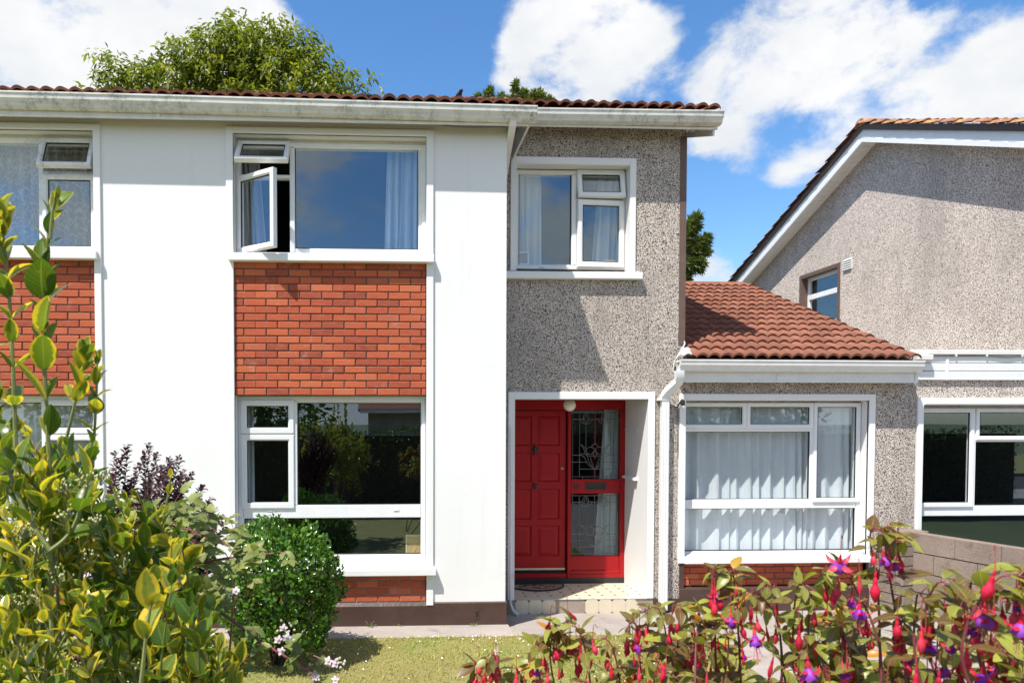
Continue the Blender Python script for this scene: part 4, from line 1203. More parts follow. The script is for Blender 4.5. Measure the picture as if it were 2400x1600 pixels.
# lead and mortar scraps at both lower corners of the wing roof
rsl = random.Random(2)
def blob(parent, name, mat, c, size, seed, squash=.35):
    rs = random.Random(seed); bm = bmesh.new(); bmesh.ops.create_icosphere(bm, subdivisions=2, radius=1)
    for v in bm.verts:
        k = 1+rs.uniform(-.28,.28); v.co = Vector((v.co.x*size[0]*k, v.co.y*size[1]*k, v.co.z*size[2]*k))
    mb = MB().add([c+v.co for v in bm.verts], [tuple(x.index for x in f.verts) for f in bm.faces]); bm.free()
    return mb.build(name, M[mat], parent)
cL = P(1612, 826, yew+.05)
m = MB().add([P(1596, 815, yew+.12), P(1612, 813, yew+.15), P(1626, 822, yew+.10), P(1628, 833, yew+.0), P(1612, 828, yew-.02), P(1600, 834, yew-.03), P(1593, 828, yew+.02)], [(0,1,2,3,4,5,6)])
m.add([p+Vector((0,.01,-.02)) for p in [Vector(v) for v in m.v]], [(6,5,4,3,2,1,0)]); m.build('lead_flashing', M['lead_flash'], wing_roof)
blob(wing_roof, 'mortar_lump', 'lead_flash', P(2112, 832, yew+.12), (.07,.05,.025), 4)
MB().tube([P(1604, 800, YG-.012), P(1605, 806, YG-.03), P(1596, 822, YG-.05), P(1586, 838, YG-.05), P(1581, 846, YG-.03), P(1577, 866, YG-.02), P(1583, 880, YG-.02)], .007, 5).build('cable', M['upvc'], house)
# downpipe of the wing, with ribbed swan neck
dp = P(1556, 1100, YG-.055).x
c0 = P(1592, 868, yew-.06); c1 = P(1592, 884, yew-.06); c2 = P(1590, 894, yew-.02); c3 = P(1566, 918, YG-.10); c4 = P(1557, 930, YG-.075)
m = MB(); rect_tube(m, [c0, c1, c1.lerp(c2, .6), c2, c2.lerp(c3, .5), c3, c4, Vector((dp, YG-.062, c4.z-.05))], .088, .07); m.build('swan_neck', M['upvc'], house, smooth=True)
m = MB(); zdp = c4.z-.02; sec = []
for k in range(7):
    a = -.043+.086*k/6; sec += [(a, -.098 if k % 2 else -.094)]
poly = [(dp-.043, YG-.030), (dp-.043, YG-.094)]+[(dp+a, YG+b) for a, b in sec[1:-1]]+[(dp+.043, YG-.094), (dp+.043, YG-.030)]
m.prism(poly, 'z', GZ+.05, zdp); m.build('downpipe', M['upvc'], house)
MB().bbox(dp-.072, dp+.072, YG-.104, YG-.001, zdp-.02, zdp+.012, .004).build('pipe_clip', M['upvc'], house)
# small lamp bracket beside the wing window
m = MB(); lb0 = P(1588, 953, YG-.03); lb1 = P(1597, 938, YG-.16); lb2 = P(1600, 936, YG-.17)
m.tube([lb0, lb1, lb2], .010, 6); m.lathe([(.01, 0), (.026, -.012), (.028, -.055), (.016, -.07)], lb2, (0,0,1), 8); m.build('bracket', M['iron'], house)
MB().tube([P(1587, 1060, YG-.02), P(1590, 986, YG-.03), P(1588, 955, YG-.03), P(1570, 949, YG-.02)], .005, 5).build('cable', M['cable'], house)
# ------------------------------------------------------------------ house to the right: garage front, gable
XG = 8.35                                   # plane of its gable wall
right_house = thing('neighbouring_house', 'pale pebbledashed gable house with brown framed side window beside the tiled wing', 'house', (XG, 9.0, 0))
YN = YG+.02
n_out = RC(2143.5, 933, 2560, 1330, YN); n_in = RC(2158, 949, 2545, 1300, YN)
z_nf0, z_nf1 = P(2270, 890, YN-.03).z, P(2270, 831, YN-.03).z
m = MB(); wall_with_holes(m, X_WING+.002, XG-.002, GZ-.2, z_nf1, [(n_in[0], n_in[1], GZ+.45, n_in[3])], YN, YN+.25)
m.build('wall', M['dash_pale'], right_house)
m = MB()
m.bbox(n_out[0], n_in[0], YN-.04, YN+.02, GZ+.1, n_out[3], .012); m.bbox(n_in[0], n_in[1], YN-.04, YN+.02, n_in[3], n_out[3], .012)
m.bbox(n_in[1], n_out[1], YN-.04, YN+.02, GZ+.1, n_out[3], .012)
m.build('window_surround', M['white'], right_house)
yf = YN+.10
def rn(x0, y0, x1, y1): return RC(x0, y0, x1, y1, yf)
full = (n_in[0]+.004, n_in[1]-.004, P(2270, 1300, yf).z, n_in[3]-.03)
MB().box(n_in[0], n_in[1], yf+.02, YN+.2, n_in[3]-.03, n_in[3]).build('packer', M['gutter'], right_house)
w = Window(right_house, full, yf, .035)
tr = rn(2158, 1184, 2545, 1207.5); xmu = (P(2281, 1070, yf).x, P(2285, 1070, yf).x)
w.bar(full[0]+.035, full[1]-.035, tr[2], tr[3]); w.bar(xmu[0]-.01, xmu[1]+.012, tr[3], full[3]-.034)
w.sash((full[0]+.004, xmu[0], tr[3]-.015, full[3]-.004), .055)
zt = P(2340, 1029, yf).z
w.sash((xmu[1], full[1]-.02, zt-.01, full[3]-.004), .05); w.bar(xmu[1]+.01, full[1]-.034, zt-.03, zt)
w.pane((xmu[1]+.016, full[1]-.036, tr[3], zt-.03)); w.pane((full[0]+.037, full[1]-.036, full[2]+.05, tr[2]))
MB().bbox(n_in[0]-.01, n_in[1]+.01, YN-.08, YN+.12, full[2]-.05, full[2], .006).build('window_sill', M['white'], right_house)
MB().box(n_in[0], n_in[1], YN+.02, YN+.2, GZ+.2, full[2]-.05).build('wall', M['dash_pale'], right_house)
room(right_house, X_WING+.1, XG-.1, YN+.26, YN+4, GZ, n_in[3]+.15, 'room_dark')
# white cladding boards over the garage front, flat roof
nb = 3; zh = (z_nf1-z_nf0-.012)/nb
for i in range(nb):
    z0 = z_nf0+.012+zh*i
    MB().prism([(YN-.028, z0+.003), (YN-.030, z0+zh-.010), (YN-.020, z0+zh-.003), (YN-.004, z0+zh-.003), (YN-.004, z0+.003)], 'x', X_WING+.01, XG-.01).build('cladding_board', M['upvc'], right_house)
MB().bbox(X_WING+.01, XG-.01, YN-.034, YN-.002, z_nf0, z_nf0+.012, .002).build('cladding_trim', M['upvc'], right_house)
jx = P(2221, 860, YN-.04).x
MB().bbox(jx-.018, jx+.018, YN-.038, YN-.0305, z_nf0-.003, z_nf1-.002, .002).build('cladding_joint', M['upvc'], right_house)
zf1 = P(2300, 820, YN-.05).z
MB().bbox(P(2133, 825, YN-.05).x, XG-.01, YN-.055, YN+.02, z_nf1+.0, zf1, .004).build('roof_edge', M['soffit'], right_house)
MB().box(X_WING+.02, XG-.003, YN+.021, 14.5, z_nf1-.05, zf1-.02).build('flat_roof', M['lead_flash'], right_house)
cb = [P(2169, 836, YN-.045), P(2190, 833, YN-.05), P(2240, 833.5, YN-.045), P(2312, 833.5, YN-.045), P(2360, 836, YN-.05), P(2395, 834, YN-.045), P(2470, 834, YN-.045)]
MB().tube(cb, .007, 5).build('cable', M['cable'], right_house)
for q in (cb[2], cb[3], cb[5]): MB().box(q.x-.010, q.x+.010, q.y-.012, q.y+.014, q.z-.008, q.z+.014).build('cable_clip', M['upvc'], right_house)
bx_ = RC(2150, 831, 2187, 843, YN-.10)
MB().bbox(bx_[0], bx_[1], YN-.11, YN-.030, bx_[2], bx_[3], .006).build('junction_box', M['soffit'], right_house)
# gable wall
apex_b = PXw(2022, 304, XG-.28)             # top of the bargeboard
yA = apex_b.y
eB = PXw(1727, 655, XG-.28); slb = (apex_b.z-eB.z)/(eB.y-yA)
eF = PXw(2400, 308, XG-.28); slf = (apex_b.z-eF.z)/(yA-eF.y)
BB = .30                                    # bargeboard depth
yF, yBk = 7.58, yA+5.2
def ztop(y): return apex_b.z-(slb*(y-yA) if y > yA else slf*(yA-y))
off = .17
win = [PXw(1879, 700, XG).y, PXw(1963, 700, XG).y]     # far, near
wz1, wz0 = PXw(1921, 640, XG).z, PXw(1963, 747, XG).z
m = MB()
poly = [(yF+.3, -.2), (yBk-.3, -.2), (yBk-.3, ztop(yBk-.3)-off), (yA, apex_b.z-off), (yF+.3, ztop(yF+.3)-off)]
# wall with a window opening, built as strips along y
ys = [yF+.3, win[1], win[0], yBk-.3]
def strip(ya, yb, za, zb_fn=None, z_lo=-.2):
    pts = [(ya, za if za is not None else ztop(ya)-off)]
def face(pts2): m.add([(XG, y, z) for y, z in pts2], [tuple(range(len(pts2)))])
face([(ys[0], -.2), (ys[1], -.2), (ys[1], ztop(ys[1])-off)] + ([(yA, apex_b.z-off)] if ys[0] < yA < ys[1] else []) + [(ys[0], ztop(ys[0])-off)])
face([(ys[1], -.2), (ys[2], -.2), (ys[2], wz0), (ys[1], wz0)])
face([(ys[1], wz1), (ys[2], wz1), (ys[2], ztop(ys[2])-off)] + ([(yA, apex_b.z-off)] if ys[1] < yA < ys[2] else []) + [(ys[1], ztop(ys[1])-off)])
face([(ys[2], -.2), (ys[3], -.2), (ys[3], ztop(ys[3])-off)] + ([(yA, apex_b.z-off)] if ys[2] < yA < ys[3] else []) + [(ys[2], ztop(ys[2])-off)])
m.build('gable_wall', M['dash_pale'], right_house)
MB().box(XG+.002, XG+5, yF+.3, yF+.5, -.2, ztop(yF+.3)-off).build('wall', M['dash_pale'], right_house)
# side window: brown reveal and band, white frame
ya, yb = win[1], win[0]; bw = .07; dpt = .12
m = MB()
m.box(XG-.012, XG+.005, ya-bw, ya, wz0-.02, wz1+bw); m.box(XG-.012, XG+.005, yb, yb+bw, wz0-.02, wz1+bw); m.box(XG-.012, XG+.005, ya, yb, wz1, wz1+bw)
m.box(XG-.05, XG+.12, ya-bw-.03, yb+bw+.03, wz0-.09, wz0-.02)
m.box(XG+.005, XG+dpt+.05, ya-.02, ya, wz0-.02, wz1); m.box(XG+.005, XG+dpt+.05, yb, yb+.02, wz0-.02, wz1); m.box(XG+.005, XG+dpt+.05, ya-.02, yb+.02, wz1, wz1+.02)
m.build('window_surround', M['brown_strip'], right_house)
def side(mb): return mb.xform(lambda v: Vector((XG+dpt+v.y, -v.x, v.z)))
rect = (-yb, -ya, wz0-.02, wz1)
wo = side(MB().ring(rect, [(0, .06), (0, 0), (.045, 0), (.055, .014), (.055, .06)])).build('window', M['upvc'], right_house)
ztr = wz0+(wz1-wz0)*.60
side(MB().bbox(-yb+.05, -ya-.05, -.004, .06, ztr-.05, ztr+.05, .006)).build('glazing_bar', M['upvc'], wo)
side(MB().box(-yb+.05, -ya-.05, .03, .035, wz0+.03, ztr-.05)).build('pane', M['glass'], wo)
side(MB().box(-yb+.05, -ya-.05, .03, .035, ztr+.05, wz1-.05)).build('pane', M['glass'], wo)
m = MB(); m.box(XG+.3, XG+2.2, ya-.5, yb+.5, wz0-.8, wz1+.4)
m.build('interior', M['room_dark'], right_house)
# wall vent
vy = [PXw(1978, 618, XG).y, PXw(1998, 618, XG).y]; vz = [PXw(1988, 632, XG).z, PXw(1988, 606, XG).z]
m = MB(); m.box(XG-.010, XG+.01, vy[1], vy[0], vz[0], vz[1])
vo = m.build('wall_vent', M['soffit'], right_house)
for k in range(5):
    z0 = vz[0]+(vz[1]-vz[0])*(k+.12)/5
    MB().prism([(XG-.010, z0+.03), (XG-.032, z0+.004), (XG-.028, z0), (XG-.010, z0+.012)], 'y', vy[1]+.01, vy[0]-.01).build('vent_slat', M['upvc'], vo)
# bargeboard, soffit, verge
def barge(y0, z0, y1, z1):
    x = XG-.28
    m = MB()
    for (xo, lo, hi) in ((0, -BB*.62, 0.0), (-.012, -BB*.62-.02, -BB*.62+.05)):
        vs = [(x+xo, y0, z0+lo), (x+xo, y1, z1+lo), (x+xo, y1, z1+hi), (x+xo, y0, z0+hi), (x+.025, y0, z0+lo), (x+.025, y1, z1+lo), (x+.025, y1, z1+hi), (x+.025, y0, z0+hi)]
        m.add(vs, [(0,1,2,3),(7,6,5,4),(0,4,5,1),(1,5,6,2),(2,6,7,3),(3,7,4,0)])
    m.build('bargeboard', M['upvc'], right_house)
barge(yA, apex_b.z, yBk, ztop(yBk)); barge(yF, ztop(yF), yA, apex_b.z)
def soff(y0, y1, n):
    for k in range(n):
        a, b = y0+(y1-y0)*k/n+.003, y0+(y1-y0)*(k+1)/n-.003
        dz = -BB*.62+.012
        vs = [(XG-.26, a, ztop(a)+dz), (XG+.002, a, ztop(a)+dz), (XG+.002, b, ztop(b)+dz), (XG-.26, b, ztop(b)+dz)]
        vs += [(x, y, z+.012) for (x, y, z) in vs]
        MB().add(vs, [(0,1,2,3),(7,6,5,4),(0,4,5,1),(1,5,6,2),(2,6,7,3),(3,7,4,0)]).build('soffit_board', M['soffit'], right_house)
soff(yA+.02, yBk, 44); soff(yF, yA-.02, 40)
for (y0, y1) in ((yF, yA), (yA, yBk)):
    dz = .02
    vs = [(XG-.30, y0, ztop(y0)+dz), (XG-.30, y1, ztop(y1)+dz), (XG+5, y1, ztop(y1)+dz), (XG+5, y0, ztop(y0)+dz)]
    vs += [(x, y, z+.06) for (x, y, z) in vs]
    MB().add(vs, [(0,1,2,3),(7,6,5,4),(0,4,5,1),(1,5,6,2),(2,6,7,3),(3,7,4,0)]).build('roof', M['tile_dark'], right_house)
    # mortar bed under the verge
    vs = [(XG-.315, y0, ztop(y0)+.0), (XG-.315, y1, ztop(y1)+.0), (XG-.315, y1, ztop(y1)+.10), (XG-.315, y0, ztop(y0)+.10)]
    vs += [(x+.1, y, z) for (x, y, z) in vs]
    MB().add(vs, [(0,1,2,3),(7,6,5,4),(0,4,5,1),(1,5,6,2),(2,6,7,3),(3,7,4,0)]).build('verge_mortar', M['brown'], right_house)
rs = random.Random(17)
for side_, (y0, y1) in enumerate(((yA, yF), (yA, yBk))):
    ln = abs(y1-y0); nn = int(ln/.29); sgn = 1 if y1 > y0 else -1
    sl_ = slb if sgn > 0 else slf
    for k in range(nn):
        yy = y0+sgn*(k+1)*.29
        for c in range(2):
            x = XG-.30+.134*c
            mt = Matrix.Translation((x, yy, ztop(yy)+.085+rs.uniform(-.006,.006)))
            if sgn > 0: mt = mt @ Matrix.Rotation(math.pi, 4, 'Z')
            mt = mt @ Matrix.Rotation(math.atan(sl_)+rs.uniform(-.03,.03), 4, 'X') @ Matrix.Rotation(rs.uniform(-.02,.02), 4, 'Z')
            place('verge_tile', T_LICH, right_house, mt)
for k in range(3):
    m = MB(); prf = [(yA+.13*math.cos(t), apex_b.z+.06+.12*math.sin(t)) for t in [math.pi*i/8 for i in range(9)]]
    m.prism(prf, 'x', XG-.34+k*.4, XG+.04+k*.4); m.build('ridge_tile', M['tile_lichen'], right_house, smooth=True)

# ------------------------------------------------------------------ garden wall running out from between the houses
dirw = Vector((.297, -1.0, 0)).normalized(); nrm = Vector((-dirw.y, dirw.x, 0))   # towards the right
A0 = P(2061, 1260, YG-.03); A0 = Vector((A0.x, A0.y, 0))
zt_w = P(2061, 1239, YG-.03).z
garden_wall = thing('garden_wall', 'weathered grey concrete block wall between the two front gardens', 'garden wall', (A0.x+.3, A0.y-.8, GZ))
def wall_box(t0, t1, o0, o1, z0, z1, name, mat, parent, b=.004, tilt=0.0):
    m = MB().bbox(o0, o1, -t1, -t0, z0, z1, b)
    def f(v):
        q = A0 + dirw*(-v.y) + nrm*v.x; return Vector((q.x, q.y, v.z - tilt*(-v.y)))
    return m.xform(f).build(name, M[mat], parent)
rs = random.Random(6)
core = MB()
tS = .29
wall_box(0, tS, -.0+.030, .36, GZ-.1, zt_w-.01, 'wall_core', 'mortar', garden_wall)
wall_box(tS+.002, 3.2, .15+.030, .34, GZ-.1, zt_w-.02, 'wall_core', 'mortar', garden_wall, tilt=.0)
c = .112; z = zt_w-.055; k = 0
wall_box(-.005, tS+.012, -.012, .38, zt_w-.055, zt_w, 'coping', 'block', garden_wall, .008)
while z > GZ:
    wall_box(.0, tS+.002, 0+rs.uniform(-.003,.003), .30, z-c+.010, z-.002, 'wall_block', 'block', garden_wall, .006); z -= c
c = .222; z = zt_w-.01; r = 0
while z > GZ:
    t = tS+.004 if r % 2 == 0 else tS+.004-.22
    while t < 3.2:
        a = max(t, tS+.004)
        wall_box(a, t+.436, .15+rs.uniform(-.003,.003), .30, z-c+.011, z-.001, 'wall_block', 'block', garden_wall, .006); t += .446
    z -= c; r += 1

# ------------------------------------------------------------------ ground
def sheet(name, pts, mat, kind='structure', label=None):
    return MB().add(pts, [tuple(range(len(pts)))]).build(name, mat, None, label, kind)
def m_lawn():
    m = Mat('lawn_turf'); p = m.pos()
    c = m.mix(m.maprange(m.noise(p, 1.8, 5, .6), .35, .65), (.24,.215,.07), (.34,.29,.11))
    c = m.mix(m.maprange(m.noise(p, 60, 4), .4, .65), c, (.15,.16,.04))
    m.set('Base Color', c).set('Roughness', .9); m.bump(m.noise(p, 80, 4), .6, .02); return m.m
M['lawn'] = m_lawn()
M['field'] = plain('far_grass', (.10,.12,.05), .95, None, .2, scale=.3)
M['asphalt'] = m_concrete('road_asphalt', (.050,.050,.052), (.065,.065,.066))
Y_LAWN = 6.70
MB().box(-400, 400, -400, 400, -1.2, -.32).build('ground', M['field'], None, 'grassy ground reaching to the horizon', 'structure')
MB().box(-14, P(1640, 1500, Y_LAWN).x, -1.9, Y_LAWN, -.31, 0).build('lawn', M['lawn'], None, 'dry front lawn before the white house wall', 'structure')
path = MB()
xr = X_WING+.3
pa = [(-14, Y_LAWN-.012, .012), (14, Y_LAWN-.012, .012), (14, YW+.05, .0), (-14, YW+.05, .0)]
xk = P(1190, 1470, YW).x
NX = [-14, xk-.02]
path.add([(-14, Y_LAWN+.001, .006), (xk, Y_LAWN+.001, .006), (xk, YW+.05, 0), (-14, YW+.05, 0)], [(0,1,2,3)])
path.add([(xk, Y_LAWN+.001, .006), (9, Y_LAWN+.001, -.02), (9, YG+.05, GZ), (xk, YG+.05, GZ)], [(0,1,2,3)])
path.add([(P(1640, 1500, Y_LAWN).x+.004, -1.9, 0), (9, -1.9, 0), (9, Y_LAWN+.001, -.02), (P(1640, 1500, Y_LAWN).x+.004, Y_LAWN+.001, .0)], [(0,1,2,3)])
path.add([(-14, Y_LAWN+.001, -.2), (xk, Y_LAWN+.001, -.2), (xk, Y_LAWN+.001, .006), (-14, Y_LAWN+.001, .006)], [(0,1,2,3)])
path.build('path', M['concrete'], None, 'concrete path along the house front', 'structure')
MB().box(-60, 60, -4.4, -1.91, -.31, .02).build('pavement', M['concrete'], None, 'street pavement in front of the gardens', 'structure')
MB().box(-60, 60, -10.5, -4.41, -.31, -.10).build('road', M['asphalt'], None, 'street behind the front gardens', 'structure')
MB().box(-60, 60, -26, -10.51, -.31, .02).build('lawn', M['lawn'], None, 'grass across the street', 'structure')
# ------------------------------------------------------------------ curtains and things on the sills
yu = YW+.36
c0 = RC(898, 345, 985, 588, yu)
curtain('curtain', c0[0]+.05, c0[1]+.06, c0[2]-.12, c0[3]+.14, yu, 'curtain', 'pale blue curtain drawn to the right of the large upper window', 7, .030, c0[0], c0[1]+.06, seed=3)
c1 = RC(556, 345, 604, 590, yu)
curtain('curtain', c1[0]-.06, c1[1], c1[2]-.12, c1[3]+.14, yu, 'curtain_grey', 'grey striped curtain behind the open upper casement', 6, .022, c1[0]-.06, c1[1]+.10, seed=4)
zc = RC(900, 330, 985, 600, yu)
curtain('net_curtain', mx(P(1010, 500, yu).x), mx(P(540, 500, yu).x), zc[2]-.1, zc[3]+.12, yu+.03, 'curtain_lace', 'white lace net curtain in the left house upper window', 22, .022, seed=6)
zl = RC(700, 930, 980, 1320, YW+.38)
curtain('net_curtain', mx(P(1005, 1100, yu).x), mx(P(548, 1100, yu).x), zl[2]-.1, zl[3]+.1, YW+.38, 'curtain_white', 'white net curtain in the left house lower window', 18, .02, seed=7)
c2 = RC(560, 930, 600, 1300, YW+.36)
curtain('curtain', c2[0]-.05, c2[1]-.02, c2[2]-.1, c2[3]+.06, YW+.36, 'curtain', 'thin blue grey curtain at the side of the lower front window', 4, .018, seed=8)
yg = YG+.36
c3 = RC(1205, 400, 1268, 622, yg)
curtain('curtain', c3[0]-.06, c3[1], c3[2]-.1, c3[3]+.14, yg, 'curtain', 'pale blue curtain at the left of the small upper window', 5, .024, seed=9)
c4 = RC(1396, 400, 1462, 622, yg)
curtain('curtain', c4[0]+.06, c4[1]+.06, c4[2]-.1, c4[3]+.14, yg, 'curtain', 'pale blue curtain swept aside in the small opened casement', 5, .03, c4[0]-.05, c4[1]+.06, seed=10)
c5 = RC(1600, 940, 2020, 1290, YG+.245)
curtain('net_curtain', c5[0]-.05, c5[1]+.05, c5[2]-.06, c5[3]+.08, YG+.26, 'curtain_white', 'long white net curtain across the ground floor wing window', 17, .034, seed=11)
c6 = RC(1410, 955, 1456, 1310, YD+.22)
curtain('curtain', c6[0]+.03, c6[1]+.06, c6[2]-.06, c6[3]+.08, YD+.20, 'curtain_white', 'white curtain behind the leaded glass beside the front door', 5, .03, c6[0]-.12, c6[1]+.04, seed=12)
c7 = RC(1395, 955, 1414, 1122, YD+.35)
curtain('curtain', c7[0]-.05, c7[1], c7[2]-.2, c7[3]+.08, YD+.36, 'curtain_red', 'dark red curtain in the hall behind the leaded glass', 4, .02, seed=13)
# picture frame seen from behind on the lower front sill
zs = P(960, 1300, YW+.2).z-.02
MB().box(P(549, 1300, YW+.2).x, P(999, 1300, YW+.2).x, YW+.205, YW+.309, zs-.03, zs).build('inner_sill', M['upvc'], house)
fr = RC(951, 1250, 990, 1299, YW+.24); fz = zs
pf = thing('picture_frame', 'back of a picture frame with strut standing inside lower front window', 'picture frame', ((fr[0]+fr[1])/2, YW+.25, fz))
tl = lambda v: Vector((v.x, v.y+(v.z-fz)*.14, v.z))
h = fr[3]-fr[2]
MB().ring((fr[0], fr[1], fz, fz+h), [(0, YW+.25), (0, YW+.235), (.014, YW+.235), (.016, YW+.245)]).xform(tl).build('frame', M['pale_wood'], pf)
MB().box(fr[0]+.012, fr[1]-.012, YW+.240, YW+.246, fz+.012, fz+h-.012).xform(tl).build('backboard', M['card'], pf)
m = MB().add([(fr[0]+.02, YW+.225, fz+.004), (fr[0]+.075, YW+.225, fz+.004), (fr[0]+.135, YW+.262, fz+.135), (fr[0]+.11, YW+.262, fz+.145)], [(0,1,2,3)])
m.add([tuple(Vector(v)+Vector((0,.004,0))) for v in m.v], [(3,2,1,0)]); m.build('strut', M['card'], pf)
# things on the grey window's inner sill
zs2 = P(1340, 622, YG+.25).z
MB().box(g_in[0]+.01, g_in[1]-.01, YG+.206, YG+.289, zs2-.03, zs2).build('inner_sill', M['upvc'], house)
f2 = RC(1208, 590, 1240, 621, YG+.24)
pf2 = thing('picture_frame', 'small white picture frame standing inside the small upper window', 'picture frame', ((f2[0]+f2[1])/2, YG+.25, zs2))
MB().ring((f2[0], f2[1], zs2, zs2+f2[3]-f2[2]), [(0, YG+.255), (0, YG+.24), (.016, YG+.24), (.018, YG+.25)]).build('frame', M['upvc'], pf2)
MB().box(f2[0]+.014, f2[1]-.014, YG+.246, YG+.252, zs2+.014, zs2+f2[3]-f2[2]-.014).build('picture', M['cable'], pf2)
b3 = RC(1414, 608, 1441, 617, YG+.24)
wb = thing('wooden_box', 'small wooden box lying inside the small opened casement', 'box', ((b3[0]+b3[1])/2, YG+.25, zs2))
MB().bbox(b3[0], b3[1], YG+.215, YG+.285, zs2, zs2+.045, .004).build('body', M['card'], wb)
MB().bbox(b3[0]-.004, b3[1]+.004, YG+.211, YG+.288, zs2+.045, zs2+.058, .004).build('lid', M['card'], wb)
# door mat
mc = P(1262, 1372, YG+.45); mxr = .36
mat_t = thing('doormat', 'half round rubber doormat with scroll pattern on the porch tiles', 'doormat', (mc.x, YG+.5, Z_STEP))
prof = [(mc.x+mxr*math.cos(a), YD-.06-.33*math.sin(a)) for a in [math.pi*i/24 for i in range(25)]]
zt0 = Z_STEP+.003
MB().prism(prof, 'z', zt0, zt0+.008).build('base', M['coir'], mat_t)
rim = [(x, y, zt0+.009) for x, y in prof]; MB().tube(rim+[rim[0]], .010, 5).build('rim', M['rubber'], mat_t)
sc = MB(); rs = random.Random(3)
for k in range(34):
    a = rs.uniform(.25, math.pi-.25); rr = rs.uniform(.1, .86); cx, cy = mc.x+mxr*rr*math.cos(a), YD-.06-.33*rr*math.sin(a)
    s = rs.choice((-1, 1)); a0 = rs.uniform(0, 6.28); r0 = rs.uniform(.02,.035)
    pts = [(cx+r0*(1-i*.09)*math.cos(a0+s*i*.55), cy+r0*(1-i*.09)*math.sin(a0+s*i*.55), zt0+.009) for i in range(9)]
    sc.tube(pts, .0035, 4)
sc.build('scrollwork', M['rubber'], mat_t)
# two birds on the eaves
def bird(px, py, Y, label, heading, k=.55):
    p = P(px, py, Y); r = thing('bird', label, 'bird', p, 'birds on the roof edge')
    R_ = Matrix.Rotation(heading, 4, 'Z')
    b = MB()
    b.lathe([(.004,-.13),(.022,-.11),(.030,-.06),(.045,-.01),(.052,.04),(.044,.09),(.030,.125),(.027,.15)], (0,0,.085), (0,.92,.38), 12)
    b.lathe([(.027,-.03),(.034,-.01),(.034,.012),(.022,.03),(.012,.036),(.004,.062)], (0,.135,.150), (0,1,-.08), 10)
    b.add([(-.02,-.10,.05),(.02,-.10,.05),(.028,-.22,.015),(-.028,-.22,.015),(0,-.10,.07),(0,-.22,.028)], [(0,1,2,3),(0,3,5,4),(1,4,5,2),(0,4,1),(2,5,3)])
    b.xform(lambda v: p+R_ @ (v*k)); b.build('body', M['bird'], r, smooth=True)
    for s in (-1, 1):
        wg = MB().add([(s*.050,.06,.10),(s*.054,-.02,.075),(s*.032,-.17,.045),(s*.020,-.12,.085),(s*.034,.02,.125)], [(0,1,2,3,4)])
        wg.add([(v[0]+s*.006, v[1], v[2]) for v in wg.v], [(4,3,2,1,0)])
        wg.xform(lambda v: p+R_ @ (v*k)).build('wing', M['bird'], r)
        MB().tube([p+R_ @ (Vector((s*.018,.01,.05))*k), p+R_ @ (Vector((s*.018,.02,0))*k)], .003, 5).build('leg', M['bird'], r)
bird(1073, 240, YW-.12, 'black bird perched clear on the main roof edge against blue sky', rad(200))
bird(862, 238, YW-.10, 'black bird crouched behind the eaves tiles below the leafy tree', rad(20))
# ------------------------------------------------------------------ leaves
def leaf_tmpl(L=1.0, W=.5, n=6, fold=.18, curl=.22, p=.85, q=.85, teeth=0.0, tip=1.0, ripple=0.0):
    """blade along +Y, width along X, upper face +Z; UV: u across, v along"""
    vs, fs, uv = [], [], []
    for i in range(n+1):
        t = i/n
        w = (W/2)*(math.sin(math.pi*min(1, t**p))**q) if 0 < i < n else (W*.04 if i == 0 else 0.0)
        if teeth and 0 < i < n: w *= 1+teeth*(1 if i % 2 else -1)
        y, zc = t*L, -curl*L*(t**2)+.10*L*t
        for s, u in ((-1, 0.0), (0, .5), (1, 1.0)):
            vs.append((s*w, y, zc+(fold*w*2 if s else 0)+ripple*L*math.sin(7*t+s)*(1 if s else 0))); uv.append((u, t))
    for i in range(n):
        a, b = 3*i, 3*(i+1); fs += [(a, a+1, b+1, b), (a+1, a+2, b+2, b+1)]
    return vs, fs, uv
class Foliage:
    """collects leaves of one plant; the largest in the picture become parts, the rest one mass"""
    def __init__(self): self.items = []
    def add(self, m, rnd=None): self.items.append((m, random.random() if rnd is None else rnd))
    def build(self, parent, tmpls, mat, limit=290, name='leaf', mass='foliage', parts=True):
        def seen(m):
            p = m.translation; v = _R.transposed() @ (p-CAM)
            if v.z > -.1: return 0
            x, y = PX+F_PX*v.x/-v.z, PY-F_PX*v.y/-v.z
            inside = -60 < x < 2460 and -60 < y < 1660
            return (m.col[1].length/-v.z) if inside else 0
        it = sorted(self.items, key=lambda q: -seen(q[0]))
        n = limit if parts else 0
        meshes = [[single(t, name, mat, (k+.5)/6) for k in range(6)] for t in tmpls]
        for i, (m, r) in enumerate(it[:n]):
            place(name, meshes[i % len(tmpls)][min(5, int(r*6))], parent, m)
        rest = it[n:]
        for k, t in enumerate(tmpls):
            sub = rest[k::len(tmpls)]
            if sub: batch(mass, t, [m for m, r in sub], mat, parent, kind='stuff', rnd=[r for m, r in sub])
def spline(pts, n):
    """smooth path through points"""
    pts = [Vector(p) for p in pts]; out = []
    if len(pts) == 2: return [pts[0].lerp(pts[1], i/n) for i in range(n+1)]
    m = len(pts)-1
    for i in range(n+1):
        s = i/n*m; k = min(int(s), m-1); t = s-k
        p0, p1, p2, p3 = pts[max(k-1, 0)], pts[k], pts[k+1], pts[min(k+2, m)]
        out.append(.5*((2*p1)+(p2-p0)*t+(2*p0-5*p1+4*p2-p3)*t*t+(3*p1-p0-3*p2+p3)*t**3))
    return out
def jit(rs, a): return Vector((rs.uniform(-a, a), rs.uniform(-a, a), rs.uniform(-a, a)))
def in_poly(x, y, poly):
    c = False; j = len(poly)-1
    for i in range(len(poly)):
        xi, yi = poly[i]; xj, yj = poly[j]
        if (yi > y) != (yj > y) and x < (xj-xi)*(y-yi)/(yj-yi)+xi: c = not c
        j = i
    return c

